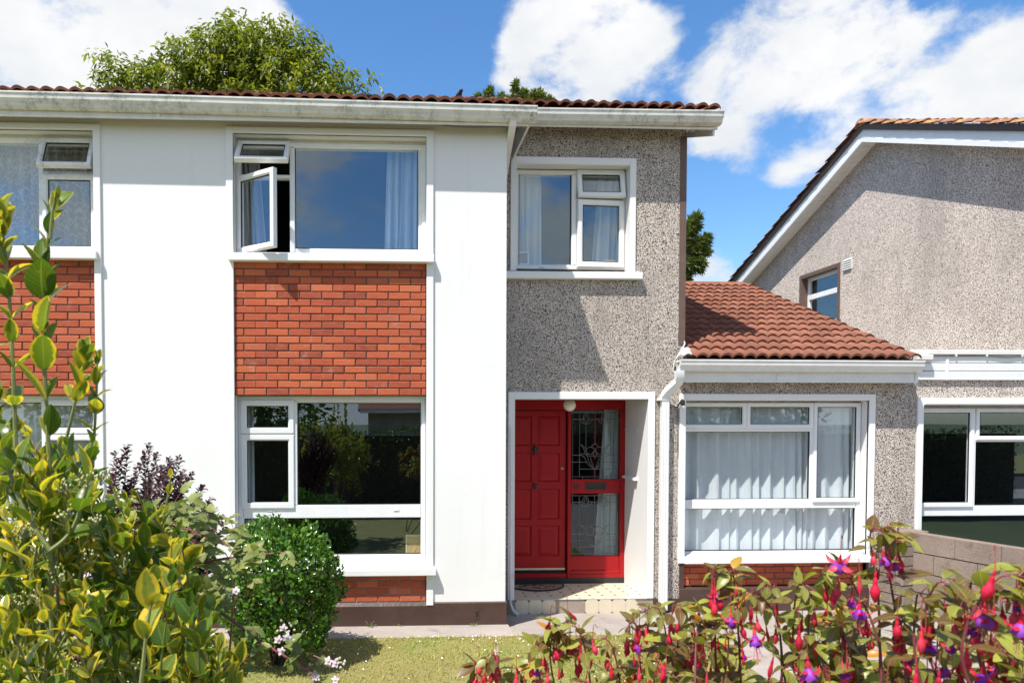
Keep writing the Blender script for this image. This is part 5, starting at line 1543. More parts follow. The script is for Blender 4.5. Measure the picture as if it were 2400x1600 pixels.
M['euonymus'] = m_leaf('variegated_leaf', (.060,.125,.014), (.140,.215,.024), (.30,.34,.055), .44, .24, edge=(.74,.55,.05), edge_w=(.72,.92), vein=.26, spec=.5, spots=((.26,.15,.05), 42, .66))
M['stem_green'] = plain('green_stem', (.20,.22,.07), .55, (40,.3,.004), .25, scale=20)
M['cream_bud'] = plain('cream_bud', (.48,.47,.20), .6, None, .15)
M['bramble_leaf'] = m_leaf('bramble_leaf', (.12,.16,.035), (.19,.23,.055), (.28,.30,.085), .35, .5, vein=.35, spots=((.16,.05,.03), 70, .60))
M['bramble_stem'] = plain('bramble_stem', (.23,.070,.075), .5, (60,.3,.003), .3, scale=15)
M['bramble_petal'] = plain('bramble_petal', (.66,.52,.62), .7, None, .06)
M['bramble_core'] = plain('bramble_core', (.55,.50,.36), .8, None, .2)
M['purple'] = m_leaf('purple_leaf', (.028,.008,.014), (.050,.014,.024), (.085,.050,.035), .22, .4, vein=.1)
M['box_leaf'] = m_leaf('glossy_leaf', (.030,.085,.009), (.075,.180,.017), (.17,.32,.035), .32, .20, vein=.1, spec=.65)
M['dark_twig'] = plain('dark_twig', (.055,.040,.030), .9)
M['fuchsia_leaf'] = m_leaf('fuchsia_leaf', (.165,.075,.036), (.215,.220,.048), (.44,.46,.075), .46, .36, vein=.30, spots=((.20,.06,.04), 45, .60), alt=((.62,.27,.04), .965))
M['fuchsia_stem'] = plain('fuchsia_stem', (.17,.040,.045), .45, None, .3, scale=25)
M['pedicel'] = plain('flower_stalk', (.33,.06,.06), .45, None, .2)
def m_petal(name, a, b, rough, trans=.28):
    m = Mat(name); p = m.pos()
    c = m.mix(m.maprange(m.noise(p, 120, 3), .3, .7), a, b)
    r = m.objrand()
    c = m.mix(m.maprange(r, .0, .45, .55, 0), c, tuple(x*.45 for x in a))
    c = m.mix(m.maprange(r, .6, 1.0, 0, .45), c, tuple(min(1, x*1.1+.10) for x in b))
    m.set('Base Color', c).set('Roughness', rough).set('Specular IOR Level', .38)
    tl = m.n.new('ShaderNodeBsdfTranslucent'); m.l.new(c, tl.inputs[0])
    mx_ = m.n.new('ShaderNodeMixShader'); mx_.inputs[0].default_value = trans
    m.l.new(m.b.outputs[0], mx_.inputs[1]); m.l.new(tl.outputs[0], mx_.inputs[2]); m.l.new(mx_.outputs[0], m.out.inputs['Surface'])
    return m.m
M['calyx'] = m_petal('red_calyx', (.70,.014,.050), (.82,.040,.10), .42, .36)
M['corolla'] = m_petal('purple_corolla', (.20,.015,.38), (.32,.035,.50), .5)
M['stamen'] = m_petal('pink_stamen', (.66,.06,.16), (.72,.12,.22), .5)
M['tree_leaf'] = m_leaf('ash_leaf', (.090,.125,.020), (.180,.220,.028), (.340,.340,.052), .44, .45, vein=.0)
M['conifer'] = m_leaf('conifer_spray', (.07,.11,.03), (.12,.17,.045), (.22,.25,.07), .30, .6, vein=.0)
M['grass'] = m_leaf('grass_blade', (.42,.33,.12), (.47,.40,.13), (.28,.36,.065), .35, .6, vein=.0)
M['hedge'] = m_leaf('hedge_leaf', (.040,.080,.016), (.080,.135,.025), (.14,.19,.04), .25, .4, vein=.0)
M['daisy'] = plain('white_daisy', (.80,.79,.74), .7)
M['dandelion'] = plain('yellow_dandelion', (.75,.55,.03), .7)

# ------------------------------------------------------------------ variegated euonymus, left foreground
rs = random.Random(11)
eu = thing('euonymus_shrub', 'tall variegated euonymus shrub with yellow edged glossy leaves beside the brambles', 'shrub', (-1.0, 1.9, 0))
EU = Foliage(); eu_stems = []
def eu_shoot(pts, r0, leaf, nodes, from_t=.25, clump=True, twist=None, open_=1.0, tone=None):
    path = spline(pts, 14); eu_stems.append((path, r0))
    tw = rs.uniform(0, 3.14) if twist is None else twist
    for k in range(nodes):
        t = from_t+(1-from_t)*(k/(max(1, nodes-1)))**.9
        i = min(int(t*14), 13); f = t*14-i
        p = path[i].lerp(path[i+1], f); ax = (path[i+1]-path[i]).normalized()
        side = ax.orthogonal().normalized(); side = Matrix.Rotation(tw+k*math.pi/2+rs.uniform(-.3,.3), 3, ax) @ side
        spread = (1.0-.55*t)*open_
        for s in (-1, 1):
            d = (ax*(.75+.5*t)+side*s*spread+jit(rs, .18)).normalized()
            L = 1.30*leaf*(1-.35*t*t)*rs.uniform(.55, 1.22)
            if t > .97: L *= .7
            up = (ax*.9-d*.4+jit(rs, .25))
            EU.add(frame_matrix(p, d, up, L, rs.uniform(.85, 1.15)), rs.random() if tone is None else min(1, max(0, rs.gauss(tone, .27))))
def pp(*q, Y=1.7): return [P(x, y, Y) for x, y in q]
eu_shoot(pp((128,1660),(120,1400),(118,1150),(106,900),(100,760),(104,640),(118,520), Y=1.62), .0062, .078, 14, .28, tone=.30)
eu_shoot(pp((118,560),(122,505),(128,468), Y=1.60), .004, .055, 2, .6, open_=.5, tone=.65)
eu_shoot(pp((40,1150),(32,900),(22,700),(8,560),(2,490), Y=1.72), .0055, .060, 13, .2, tone=.7)
eu_shoot(pp((-60,1000),(-50,700),(-30,540), Y=1.7), .0055, .060, 12, .2, tone=.6)
eu_shoot(pp((212,1300),(218,1080),(226,930),(228,842), Y=1.85), .0050, .054, 8, .35, tone=.8)
eu_shoot(pp((150,1050),(185,900),(190,830), Y=1.75), .0045, .058, 8, .35, tone=.55)
eu_shoot(pp((118,1290),(170,1240),(205,1130),(215,1040), Y=1.55), .0060, .068, 5, .25, tone=.25)
eu_shoot(pp((118,1290),(60,1200),(20,1100),(5,1030), Y=1.55), .0060, .064, 5, .25, tone=.3)
eu_shoot(pp((366,1330),(376,1250),(390,1180),(400,1120), Y=2.1), .0045, .052, 4, .25, open_=.6, tone=.75)
eu_shoot(pp((322,1680),(335,1560),(345,1470),(362,1370), Y=1.38), .0050, .070, 3, .55, open_=.7, tone=.85)
eu_shoot(pp((560,1700),(548,1640),(545,1590),(555,1525), Y=1.55), .0045, .056, 4, .35, open_=.6, tone=.7)
eu_shoot(pp((430,1640),(470,1560),(488,1500),(500,1430), Y=1.6), .0048, .060, 5, .2, tone=.35)
EUP = [(-80,880),(40,930),(120,1000),(200,1060),(262,1110),(330,1170),(420,1220),(455,1330),(500,1450),(560,1560),(590,1680),(-80,1680)]
n = 0
while n < 330:
    x, y = rs.uniform(-80, 580), rs.uniform(780, 1680)
    if not in_poly(x, y, EUP): continue
    Y = rs.uniform(1.55, 2.7) if y < 1350 else rs.uniform(1.4, 2.5)
    tip = P(x, y, Y); ln = rs.uniform(.16, .34)
    base = tip+Vector((rs.uniform(-.10,.12), rs.uniform(-.05,.12), -ln))
    eu_shoot([base, base.lerp(tip, .5)+jit(rs, .02), tip], rs.uniform(.003, .0045), rs.uniform(.046, .064), rs.randint(4, 7), .15, tone=rs.choice((.2,.35,.55,.85)))
    n += 1
# trunks to the ground
for k in range(7):
    b = Vector((rs.uniform(-1.25,-.75), rs.uniform(1.7, 2.2), 0)); t = P(rs.uniform(0, 420), rs.uniform(1450, 1650), b.y)
    eu_stems.append((spline([b, b.lerp(t, .5)+jit(rs, .08), t], 14), .014))
for path, r in eu_stems:
    MB().tube(path, [r*(1-.55*i/14) for i in range(15)], 6).build('stem', M['stem_green'], eu, smooth=True)
EU.build(eu, [leaf_tmpl(1, .58, 7, .20, .20, .85, .75), leaf_tmpl(1, .50, 7, .30, -.05, .9, .8, ripple=.012), leaf_tmpl(1, .64, 7, .14, .38, .85, .75)], M['euonymus'], 290)
# cream flower buds in little clusters
octa = ([(1,0,0),(-1,0,0),(0,1,0),(0,-1,0),(0,0,1),(0,0,-1)], [(0,2,4),(2,1,4),(1,3,4),(3,0,4),(2,0,5),(1,2,5),(3,1,5),(0,3,5)], None)
ms = []; clus = MB()
for k in range(28):
    while True:
        x, y = rs.uniform(0, 330), rs.uniform(1060, 1580)
        if in_poly(x, y, EUP): break
    Y = rs.uniform(1.42, 1.75); c = P(x, y, Y)
    for q in range(rs.randint(8, 16)):
        o = Vector((rs.gauss(0, .011), rs.gauss(0, .011), rs.gauss(.004, .007))); r_ = rs.uniform(.0016, .0028)
        ms.append(Matrix.Translation(c+o) @ Matrix.Diagonal((r_, r_, r_*1.5, 1)))
        clus.tube([c+o, c+Vector((0,0,-.02))], .0006, 3, False)
batch('flower_buds', octa, ms, M['cream_bud'], eu, kind='stuff')
o = clus.build('bud_stalks', M['stem_green'], eu, kind='stuff')

# ------------------------------------------------------------------ bramble
rs = random.Random(23)
br = thing('bramble', 'arching bramble with red thorny canes and pale pink flowers before the round bush', 'bramble', (-.75, 2.35, 0))
BR = Foliage(); b_leaf = leaf_tmpl(1, .62, 9, .10, .28, .72, .75, .10)
def br_leaf(p, d, L):
    """three toothed leaflets on a stalk"""
    d = d.normalized(); sdv = d.cross(Vector((0,0,1)))
    if sdv.length < .1: sdv = Vector((1,0,0))
    sdv.normalize(); e = p+d*L*.7
    r = rs.random()
    up = Vector((0,-.5,1))+jit(rs, .35)
    BR.add(frame_matrix(e, d+jit(rs,.1)+Vector((0,0,-.25)), up, L), r)
    for s in (-1, 1): BR.add(frame_matrix(e, d*.35+sdv*s+jit(rs,.15)+Vector((0,0,-.2)), up, L*.85), min(1, r+rs.uniform(-.1,.1)) if r > .1 else r)
    return e
pet = MB()
canes = [
    (pp((330,1330),(418,1381),(520,1437),(614,1504),(721,1571),(800,1640), Y=2.15), .0062),
    (pp((360,1350),(433,1327),(534,1307),(641,1296), Y=2.25), .0052),
    (pp((250,1250),(330,1222),(440,1240),(538,1278), Y=2.35), .0046),
    (pp((470,1660),(510,1600),(560,1560),(614,1504), Y=2.10), .0040),
    (pp((430,1480),(470,1450),(520,1437), Y=2.12), .0034)]
stalks = MB()
for ci, (pts, r) in enumerate(canes):
    path = spline(pts, 22)
    c = MB().tube(path, [r*(1-.5*i/22) for i in range(23)], 7)
    for k in range(34):      # thorns
        i = rs.randint(1, 20); p = path[i].lerp(path[i+1], rs.random()); ax = (path[i+1]-path[i]).normalized()
        o_ = Matrix.Rotation(rs.uniform(0, 6.28), 3, ax) @ ax.orthogonal().normalized(); rr = r*.75
        c.add([p+o_*rr*.8+ax*.003, p+o_*rr*.8-ax*.003, p+o_*(rr+.0075)-ax*.003, p+o_*rr*.8+ax.cross(o_)*.0015], [(0,1,2),(0,3,1),(1,3,2),(0,2,3)])
    c.build('cane', M['bramble_stem'], br, smooth=True)
    for k in range(3, 23, 2 if ci in (0, 2) else 3):
        p = path[k]; d = Vector((rs.uniform(-.8,.8), rs.uniform(-.7,.2), rs.uniform(-.1, 1.0)))
        e = br_leaf(p, d, rs.uniform(.042, .060)); stalks.tube([p, p.lerp(e, .5)+Vector((0,0,.004)), e], .0012, 4)
for q, Y in (((650,1292), 2.25), ((668,1310), 2.22), ((690,1525), 2.15), ((735,1535), 2.15), ((560,1300), 2.25), ((470,1300), 2.3), ((450,1345), 2.2)):
    p = P(*q, Y); e = br_leaf(p, Vector((rs.uniform(-.3,.8), -.4, rs.uniform(-.6,.2))), .040); stalks.tube([p, e], .0012, 4)
BRP = [(300,1180),(420,1170),(530,1210),(600,1290),(560,1400),(480,1420),(430,1480),(560,1560),(610,1600),(420,1640),(330,1440),(280,1300)]
n = 0
while n < 260:
    x, y = rs.uniform(270, 610), rs.uniform(1170, 1650)
    if not in_poly(x, y, BRP): continue
    p = P(x, y, rs.uniform(2.15, 2.9)); e = br_leaf(p, Vector((rs.uniform(-.8,.8), rs.uniform(-.9,.1), rs.uniform(-.4,.9))), rs.uniform(.038, .060))
    stalks.tube([p, e], .001, 3); n += 1
stalks.build('leaf_stalks', M['bramble_stem'], br, kind='stuff')
for k in range(9):
    b = Vector((rs.uniform(-.95,-.5), rs.uniform(2.2, 2.7), 0)); t = P(rs.uniform(330, 560), rs.uniform(1250, 1500), b.y)
    MB().tube(spline([b, b.lerp(t, .6)+jit(rs, .1), t], 12), [.006*(1-.4*i/12) for i in range(13)], 5).build('cane', M['bramble_stem'], br, smooth=True)
BR.build(br, [b_leaf, leaf_tmpl(1, .66, 9, .16, .40, .72, .75, .10)], M['bramble_leaf'], 280)
petal_t = single(leaf_tmpl(1, .80, 4, .10, .10, .6, .7), 'petal', M['bramble_petal'], .5)
for (x, y), Y in (((552,1383), 2.12), ((664,1470), 2.1), ((652,1498), 2.1), ((672,1492), 2.08), ((660,1525), 2.12), ((786,1553), 2.08), ((770,1548), 2.1), ((738,1585), 2.1), ((785,1592), 2.1)):
    c = P(x, y, Y); nrm_ = (Vector((rs.uniform(-.5,.5), -1, rs.uniform(.1,.9)))).normalized()
    core = MB().lathe([(.0012,-.004),(.0045,-.002),(.005,.001),(.003,.004)], c, nrm_, 8).build('flower', M['bramble_core'], br, smooth=True)
    u = nrm_.orthogonal().normalized()
    for k in range(5):
        d = Matrix.Rotation(k*1.2566+rs.uniform(-.2,.2), 3, nrm_) @ u
        place('petal', petal_t, core, frame_matrix(c+d*.003, d+nrm_*rs.uniform(-.3,.2), nrm_, .0115*rs.uniform(.85,1.15)))
bud = MB().lathe([(.001,-.005),(.0038,-.002),(.0036,.002),(.001,.005)], sides=7).mesh('flower_bud', M['bramble_core'], smooth=True)
for (x, y, Y, k) in ((548,1388,2.13,9), (672,1478,2.1,11), (795,1548,2.08,10), (745,1575,2.1,7)):
    for q in range(k): place('flower_bud', bud, br, Matrix.Translation(P(x+rs.gauss(0,13), y+rs.gauss(0,11), Y+rs.uniform(-.02,.02))) @ Euler((rs.uniform(-1,1), rs.uniform(-1,1), 0)).to_matrix().to_4x4())

# ------------------------------------------------------------------ purple leaved shrub behind
rs = random.Random(31)
pu = thing('purple_shrub', 'dark purple leaved shrub rising behind the brambles against the white wall', 'shrub', (-1.35, 3.4, 0))
PU = Foliage(); t_p = leaf_tmpl(1, .55, 4, .15, .2)
tips = [(282,1062),(300,1045),(345,1040),(362,1062),(400,1075),(420,1070),(438,1100),(452,1110),(470,1140),(490,1165),(505,1190),(518,1215),(500,1240),(330,1075),(380,1090)]
for k in range(150):
    if k < 30: x, y = tips[k % 15]; x += rs.uniform(-12, 12); y += rs.uniform(-6, 14)
    else: x, y = rs.uniform(262, 500), 0; y = rs.uniform(1085+max(0, (x-400))*.9, 1330)
    Y = rs.uniform(3.1, 3.7); tip = P(x, y, Y); b = Vector((-1.35+rs.uniform(-.15,.15), Y+rs.uniform(-.1,.1), rs.uniform(.5, .9)))
    path = spline([b, b.lerp(tip, .6)+Vector((rs.uniform(-.06,.06), 0, .06)), tip], 12)
    MB().tube(path, [.004*(1-.8*i/12) for i in range(13)], 4).build('stem', M['bramble_stem'], pu)
    for q in range(80):
        t = .2+.8*(q/80); i = min(int(t*12), 11); p = path[i].lerp(path[i+1], t*12-i)
        ax = (path[i+1]-path[i]).normalized(); d = (Matrix.Rotation(q*2.4, 3, ax) @ ax.orthogonal().normalized())+ax*.6+jit(rs, .3)
        PU.add(frame_matrix(p, d, Vector((0,-.3,1))+jit(rs,.4), rs.uniform(.030, .050)*(1.15-.5*t)), rs.random())
for k in range(4): MB().tube([(-1.35+.05*k, 3.4, 0), (-1.33+.04*k, 3.4, .95)], [.014, .008], 6).build('trunk', M['bark'], pu)
PU.build(pu, [t_p], M['purple'], 0, parts=False)

# ------------------------------------------------------------------ clipped round bush
rs = random.Random(41)
YB = 6.05; bc = P(662, 1382, YB); bc.z = max(bc.z, .6)
bu = thing('round_bush', 'rounded glossy green bush in front of the lower bay window', 'bush', (bc.x, bc.y, 0))
rx, rz = 137/F_PX*YB, 158/F_PX*YB
ms, rn_ = [], []
def lump(d): return .96+.07*math.sin(5*d.x+3*d.z+1)+.07*math.sin(7*d.z-4*d.y+2)+.06*math.sin(13*d.x+11*d.y)+.04*math.sin(17*d.z+9*d.x)
for k in range(11000):
    d = Vector((rs.gauss(0,1), rs.gauss(0,1), rs.gauss(0,1))).normalized()
    if d.z < -.86: continue
    rr = lump(d)*(1-abs(rs.gauss(0, .10))+max(0, rs.gauss(-.03, .06)))
    p = Vector((bc.x+d.x*rx*rr, bc.y+d.y*rx*rr, bc.z+d.z*rz*rr))
    if p.z < .03: continue
    f = (d*.7+Vector((0,0,.35))+jit(rs, .9))
    ms.append(frame_matrix(p, f, d+jit(rs, .7), rs.uniform(.032, .052))); rn_.append(min(1, max(0, rs.gauss(.45, .34))))
batch('foliage', leaf_tmpl(1, .62, 4, .18, .2, .75, .8), ms, M['box_leaf'], bu, kind='stuff', rnd=rn_)
for k in range(60):
    d = Vector((rs.gauss(0,1), rs.gauss(0,1), abs(rs.gauss(.5,.7)))).normalized()
    e = Vector((bc.x+d.x*rx*.9, bc.y+d.y*rx*.9, bc.z+d.z*rz*.88)); b = Vector((bc.x+rs.uniform(-.08,.08), bc.y+rs.uniform(-.08,.08), 0))
    MB().tube(spline([b, b.lerp(e, .5)+Vector((0,0,.1))+jit(rs,.05), e], 6), [.012*(1-.8*i/6) for i in range(7)], 4).build('twig', M['dark_twig'], bu)

# ------------------------------------------------------------------ fuchsia, right foreground
rs = random.Random(53)
fu = thing('fuchsia_shrub', 'fuchsia bush hung with red and purple flowers before the concrete drive', 'shrub', (.75, 1.6, 0))
FU = Foliage()
# flower meshes, hanging along -Z from the stalk
bud_m = MB().lathe([(.0008,.002),(.0022,-.001),(.0024,-.005),(.0018,-.0075),(.0032,-.010),(.0040,-.015),(.0038,-.0185),(.0052,-.0215),(.0078,-.027),(.0086,-.032),(.0074,-.038),(.0042,-.0435),(.0012,-.048)], sides=10).mesh('bud', M['calyx'], smooth=True)
slim_m = MB().lathe([(.0008,.002),(.0018,-.001),(.0018,-.004),(.0026,-.007),(.0032,-.012),(.0030,-.015),(.0044,-.020),(.0055,-.027),(.0042,-.034),(.0010,-.041)], sides=9).mesh('bud', M['calyx'], smooth=True)
cal = MB().lathe([(.0008,.002),(.0022,-.001),(.0024,-.005),(.0018,-.0075),(.0034,-.010),(.0042,-.015),(.0044,-.020),(.0052,-.0225),(.0012,-.0228)], sides=10)
sep_v, sep_f, _ = leaf_tmpl(1, .36, 7, .10, .0, .62, .8)
for k in range(4):
    a = math.pi/2*k+.3
    def bend(v):
        t = v[1]; r = .0048+.026*t*1.0; z = -.0215-.010*math.sin(t*2.2)+.013*t*t
        x = v[0]*.030; c, s = math.cos(a), math.sin(a)
        return (r*c-x*s, r*s+x*c, z-abs(v[0])*.01)
    cal.add([bend(v) for v in sep_v], sep_f)
cal_m = cal.mesh('flower', M['calyx'], smooth=True)
co = MB(); sides, lev = 20, 6; vs = []
for j in range(lev+1):
    t = j/lev
    for k in range(sides):
        a = 2*math.pi*k/sides; r = .0050+.0085*math.sin(t*1.9)*(1+.10*math.cos(4*a)*t+.05*math.cos(9*a+1)*t)
        vs.append((r*math.cos(a), r*math.sin(a), -.020-.0195*t+.0022*math.cos(4*a)*t*t))
co.add(vs, [(j*sides+k, j*sides+(k+1) % sides, (j+1)*sides+(k+1) % sides, (j+1)*sides+k) for j in range(lev) for k in range(sides)])
cor_m = co.mesh('corolla', M['corolla'], smooth=True)
stm = MB()
for k in range(7):
    a = k*.9; r = .002+.0015*(k % 3); l = .050+.007*(k % 4) if k else .072
    stm.tube([(r*.4*math.cos(a), r*.4*math.sin(a), -.022), (r*math.cos(a), r*math.sin(a), -.040), (r*2.0*math.cos(a), r*2.0*math.sin(a), -l)], .00055, 4)
    stm.lathe([(.0003,.0016),(.0013,0),(.0003,-.0016)], (r*2.0*math.cos(a), r*2.0*math.sin(a), -l), (0,0,1), 5)
stm_m = stm.mesh('stamens', M['stamen'], smooth=True)
ped = MB()
def hang(p, kind, s=1.0, tilt=None, drop=None):
    """a flower or bud on its stalk, hanging from p"""
    drop = rs.uniform(.022, .042) if drop is None else drop
    off_ = Vector((rs.uniform(-.5,.5), rs.uniform(-.5,.2), 0))*drop*.8
    q = p+off_+Vector((0,0,-drop))
    ped.tube(spline([p, p+off_*.7+Vector((0,0,.25*drop)), q], 6), .0008*max(1, s*.9), 4)
    e = tilt if tilt is not None else (rs.uniform(-.25,.25), rs.uniform(-.25,.25))
    mt = Matrix.Translation(q) @ Euler((e[0], e[1], rs.uniform(0, 6.28))).to_matrix().to_4x4() @ Matrix.Diagonal((s*rs.uniform(.82,1.08), s*rs.uniform(.82,1.08), s*rs.uniform(.85,1.18), 1))
    if kind == 'bud': place('bud', bud_m, fu, mt)
    elif kind == 'slim': place('bud', slim_m, fu, mt)
    else:
        f = place('flower', cal_m, fu, mt)
        for nm, me in (('corolla', cor_m), ('stamens', stm_m)):
            c = link(bpy.data.objects.new(nm, me)); c.parent = f
def fu_stem(pts, r0, nodes, leaf, flowers, from_t=.35, dens=.40):
    path = spline(pts, 16); MB().tube(path, [r0*(1-.7*i/16) for i in range(17)], 6).build('stem', M['fuchsia_stem'], fu, smooth=True)
    tw = rs.uniform(0, 3)
    for k in range(nodes):
        t = from_t+(1-from_t)*k/max(1, nodes-1); i = min(int(t*16), 15); p = path[i].lerp(path[i+1], t*16-i)
        ax = (path[i+1]-path[i]).normalized(); side = Matrix.Rotation(tw+k*1.57, 3, ax) @ ax.orthogonal().normalized()
        for s in (-1, 1):
            if rs.random() < .12: continue
            d = side*s*(1.0-.3*t)+ax*.45+jit(rs, .25)+Vector((0,0,-.05)); L = 1.25*leaf*(1.05-.5*t)*rs.uniform(.75, 1.15)
            e = p+d.normalized()*L*.18; ped.tube([p, e], .0007, 3)
            FU.add(frame_matrix(e, d+Vector((0,0,-.22)), Vector((0,-.25,1))+jit(rs,.45), L, rs.uniform(.85,1.1)))
        if flowers and t > .45:
            for s in (-1, 1):
                if rs.random() < dens: hang(p, rs.choices(('bud','slim','flower'), (.56,.32,.12))[0], rs.uniform(.62, .88))
TIPS = [(1118,1490,1.75),(1160,1470,1.7),(1210,1500,1.72),(1262,1440,1.7),(1300,1402,1.68),(1352,1405,1.65),(1420,1430,1.7),(1490,1400,1.62),(1545,1362,1.6),(1585,1352,1.55),
        (1640,1395,1.5),(1672,1300,1.5),(1718,1300,1.5),(1770,1345,1.45),(1812,1335,1.5),(1870,1330,1.42),(1905,1345,1.4),(1975,1290,1.32),(2040,1205,1.28),(2075,1198,1.28),(2100,1345,1.3),
        (2150,1300,1.22),(2195,1275,1.2),(2240,1330,1.15),(2280,1262,1.10),(2340,1262,1.02),(2392,1250,1.02),(2440,1280,1.05)]
for (x, y, Y) in TIPS:
    tip = P(x, y+(66 if x < 1600 else 42 if x < 2090 else 92), Y); b = P(x+rs.uniform(-30, 90), 1720, Y+rs.uniform(-.1,.25)); b.z = min(b.z, tip.z-.25)
    a_ = Vector((rs.uniform(-.07,.07), rs.uniform(-.05,.03), rs.uniform(-.035,-.005)))
    fu_stem([b, b.lerp(tip, .6)+jit(rs,.03)-a_*.3, tip, tip+a_], .0030, rs.randint(9, 11), rs.uniform(.044, .056), True)
n = 0
FUP = [(1120,1585),(1200,1585),(1290,1550),(1400,1550),(1480,1535),(1560,1480),(1640,1470),(1700,1430),(1790,1440),(1900,1430),(1980,1400),(2060,1420),(2120,1460),(2180,1450),(2260,1460),(2330,1450),(2480,1440),(2480,1690),(1110,1690)]
while n < 138:
    x, y = 1110+1370*rs.random()**.8, rs.uniform(1360, 1690)
    if not in_poly(x, y, FUP): continue
    Y = 1.85-.55*(x-1110)/1290+rs.uniform(-.15, .35); tip = P(x, y, Y)
    b = tip+Vector((rs.uniform(-.06,.12), rs.uniform(-.05,.10), -rs.uniform(.16, .30)))
    a_ = Vector((rs.uniform(-.09,.09), rs.uniform(-.07,.04), rs.uniform(-.06,-.01)))
    fu_stem([b, b.lerp(tip, .6)+jit(rs,.02)-a_*.3, tip, tip+a_], .0022, rs.randint(8, 10), rs.uniform(.044, .062), n % 5 != 0, .1, .42); n += 1
# flowers that stand out in the photograph
for (x, y, Y, kind, s, tilt) in [(1975,1262,1.26,'flower',1.15,(.35,.55)), (2042,1300,1.22,'bud',1.15,(0,0)), (2005,1310,1.27,'slim',1.1,(0,.05)), (2020,1368,1.2,'flower',1.1,(0,0)),
        (2330,1288,.98,'bud',1.15,(.0,-.25)), (2305,1368,1.02,'flower',1.15,(0,.1)), (2388,1385,1.0,'flower',1.15,(0,-.1)), (1688,1340,1.5,'bud',1.0,(0,.1)), (1668,1362,1.5,'bud',1.0,(0,0)), (1728,1345,1.48,'bud',1.05,(0,-.05)),
        (1715,1396,1.42,'flower',1.0,(0,0)), (1758,1430,1.38,'flower',1.05,(.1,.4)), (1885,1498,1.2,'flower',1.2,(0,-.2)), (1862,1430,1.3,'bud',1.1,(0,.1)), (2112,1405,1.2,'bud',1.15,(0,0)), (2158,1425,1.18,'bud',1.1,(0,0)),
        (2240,1410,1.15,'bud',1.15,(0,0)), (2245,1470,1.12,'bud',1.1,(0,0)), (2155,1520,1.08,'bud',1.2,(0,0)), (2205,1530,1.05,'bud',1.3,(0,0)), (2098,1560,1.0,'flower',1.2,(0,.1)), (2280,1500,1.05,'flower',1.1,(.1,.2)),
        (1116,1520,1.72,'bud',1.0,(0,0)), (1154,1510,1.7,'bud',1.0,(0,0)), (1212,1540,1.7,'bud',.95,(0,0)), (1288,1545,1.65,'bud',1.0,(0,0)), (1318,1400,1.66,'slim',1.1,(0,.8)), (1300,1425,1.66,'bud',1.0,(0,.5)),
        (1572,1445,1.55,'bud',1.1,(0,.05)), (1400,1470,1.6,'bud',1.0,(0,.3)), (1440,1520,1.55,'slim',1.1,(0,0)), (1500,1530,1.5,'slim',1.1,(0,0)), (1570,1520,1.5,'bud',1.05,(0,-.2)), (1640,1540,1.45,'slim',1.2,(0,0)), (1820,1500,1.35,'slim',1.2,(0,.2))]:
    hang(P(x, y, Y), kind, s*.84, tilt, .03)
for k in range(10):
    b = Vector((rs.uniform(.35, 1.3), rs.uniform(1.3, 1.9), 0)); t = P(rs.uniform(1250, 2350), 1680, b.y)
    MB().tube(spline([b, b.lerp(t, .6)+jit(rs,.08), t], 10), [.009*(1-.5*i/10) for i in range(11)], 6).build('stem', M['fuchsia_stem'], fu, smooth=True)
ped.build('flower_stalks', M['pedicel'], fu, kind='stuff')
FU.build(fu, [leaf_tmpl(1, .50, 8, .12, .30, .72, .85, .045), leaf_tmpl(1, .46, 8, .22, .42, .72, .85, .045), leaf_tmpl(1, .54, 8, .06, .12, .72, .85, .045)], M['fuchsia_leaf'], 290)
# ------------------------------------------------------------------ trees behind the house
def tree(name, label, blobs, Y, trunk_px, n_per, leaf, mat, seed, spread=.7, droop=.5, tm=None, base_z=0):
    rs = random.Random(seed)
    tb = P(trunk_px, 985, Y); root = thing(name, label, 'tree', (tb.x, Y, base_z))
    ms, rn_ = [], []; k_ = Y/F_PX
    cs = [(P(x, y+18, Y+rs.uniform(-.8,.8)*r*k_), r*k_*.84) for (x, y, r) in blobs]
    top = max(c.z for c, r in cs); low = min(c.z-r for c, r in cs)
    fork = Vector((tb.x, Y, low+(top-low)*.15))
    MB().tube([(tb.x, Y, base_z), (tb.x+.1, Y, fork.z*.5), fork], [.34, .27, .20], 10).build('trunk', M['bark'], root, smooth=True)
    for (c, r) in cs:
        MB().tube(spline([fork, fork.lerp(c, .5)+Vector((0,0,-.02*(c-fork).length)), c+Vector((0,0,-r*.1))], 8), [.07*(1-.85*i/8) for i in range(9)], 5).build('limb', M['bark'], root, smooth=True)
        nn = int(n_per*r*r)
        for q in range(nn):
            d = Vector((rs.gauss(0,1), rs.gauss(0,1), rs.gauss(.15,1))).normalized()
            p = c+d*r*(rs.random()**.38)*(1+.12*math.sin(6*d.x+5*d.z))
            ax = (d+Vector((0,0,.2))+jit(rs,.5)).normalized(); tone = rs.gauss(.5, .2)
            for s in range(9):
                e = p+ax*leaf*.30*s
                f = Matrix.Rotation(s*2.4, 3, ax) @ ax.orthogonal().normalized()+ax*.5+Vector((0,0,-droop))+jit(rs,.3)
                ms.append(frame_matrix(e, f, Vector((0,0,1))+jit(rs,.6), leaf*rs.uniform(.7,1.2))); rn_.append(min(1, max(0, tone+rs.uniform(-.15,.15))))
    batch('crown', tm or leaf_tmpl(1, .36, 3, .15, .3), ms, M[mat], root, kind='stuff', rnd=rn_)
    return root
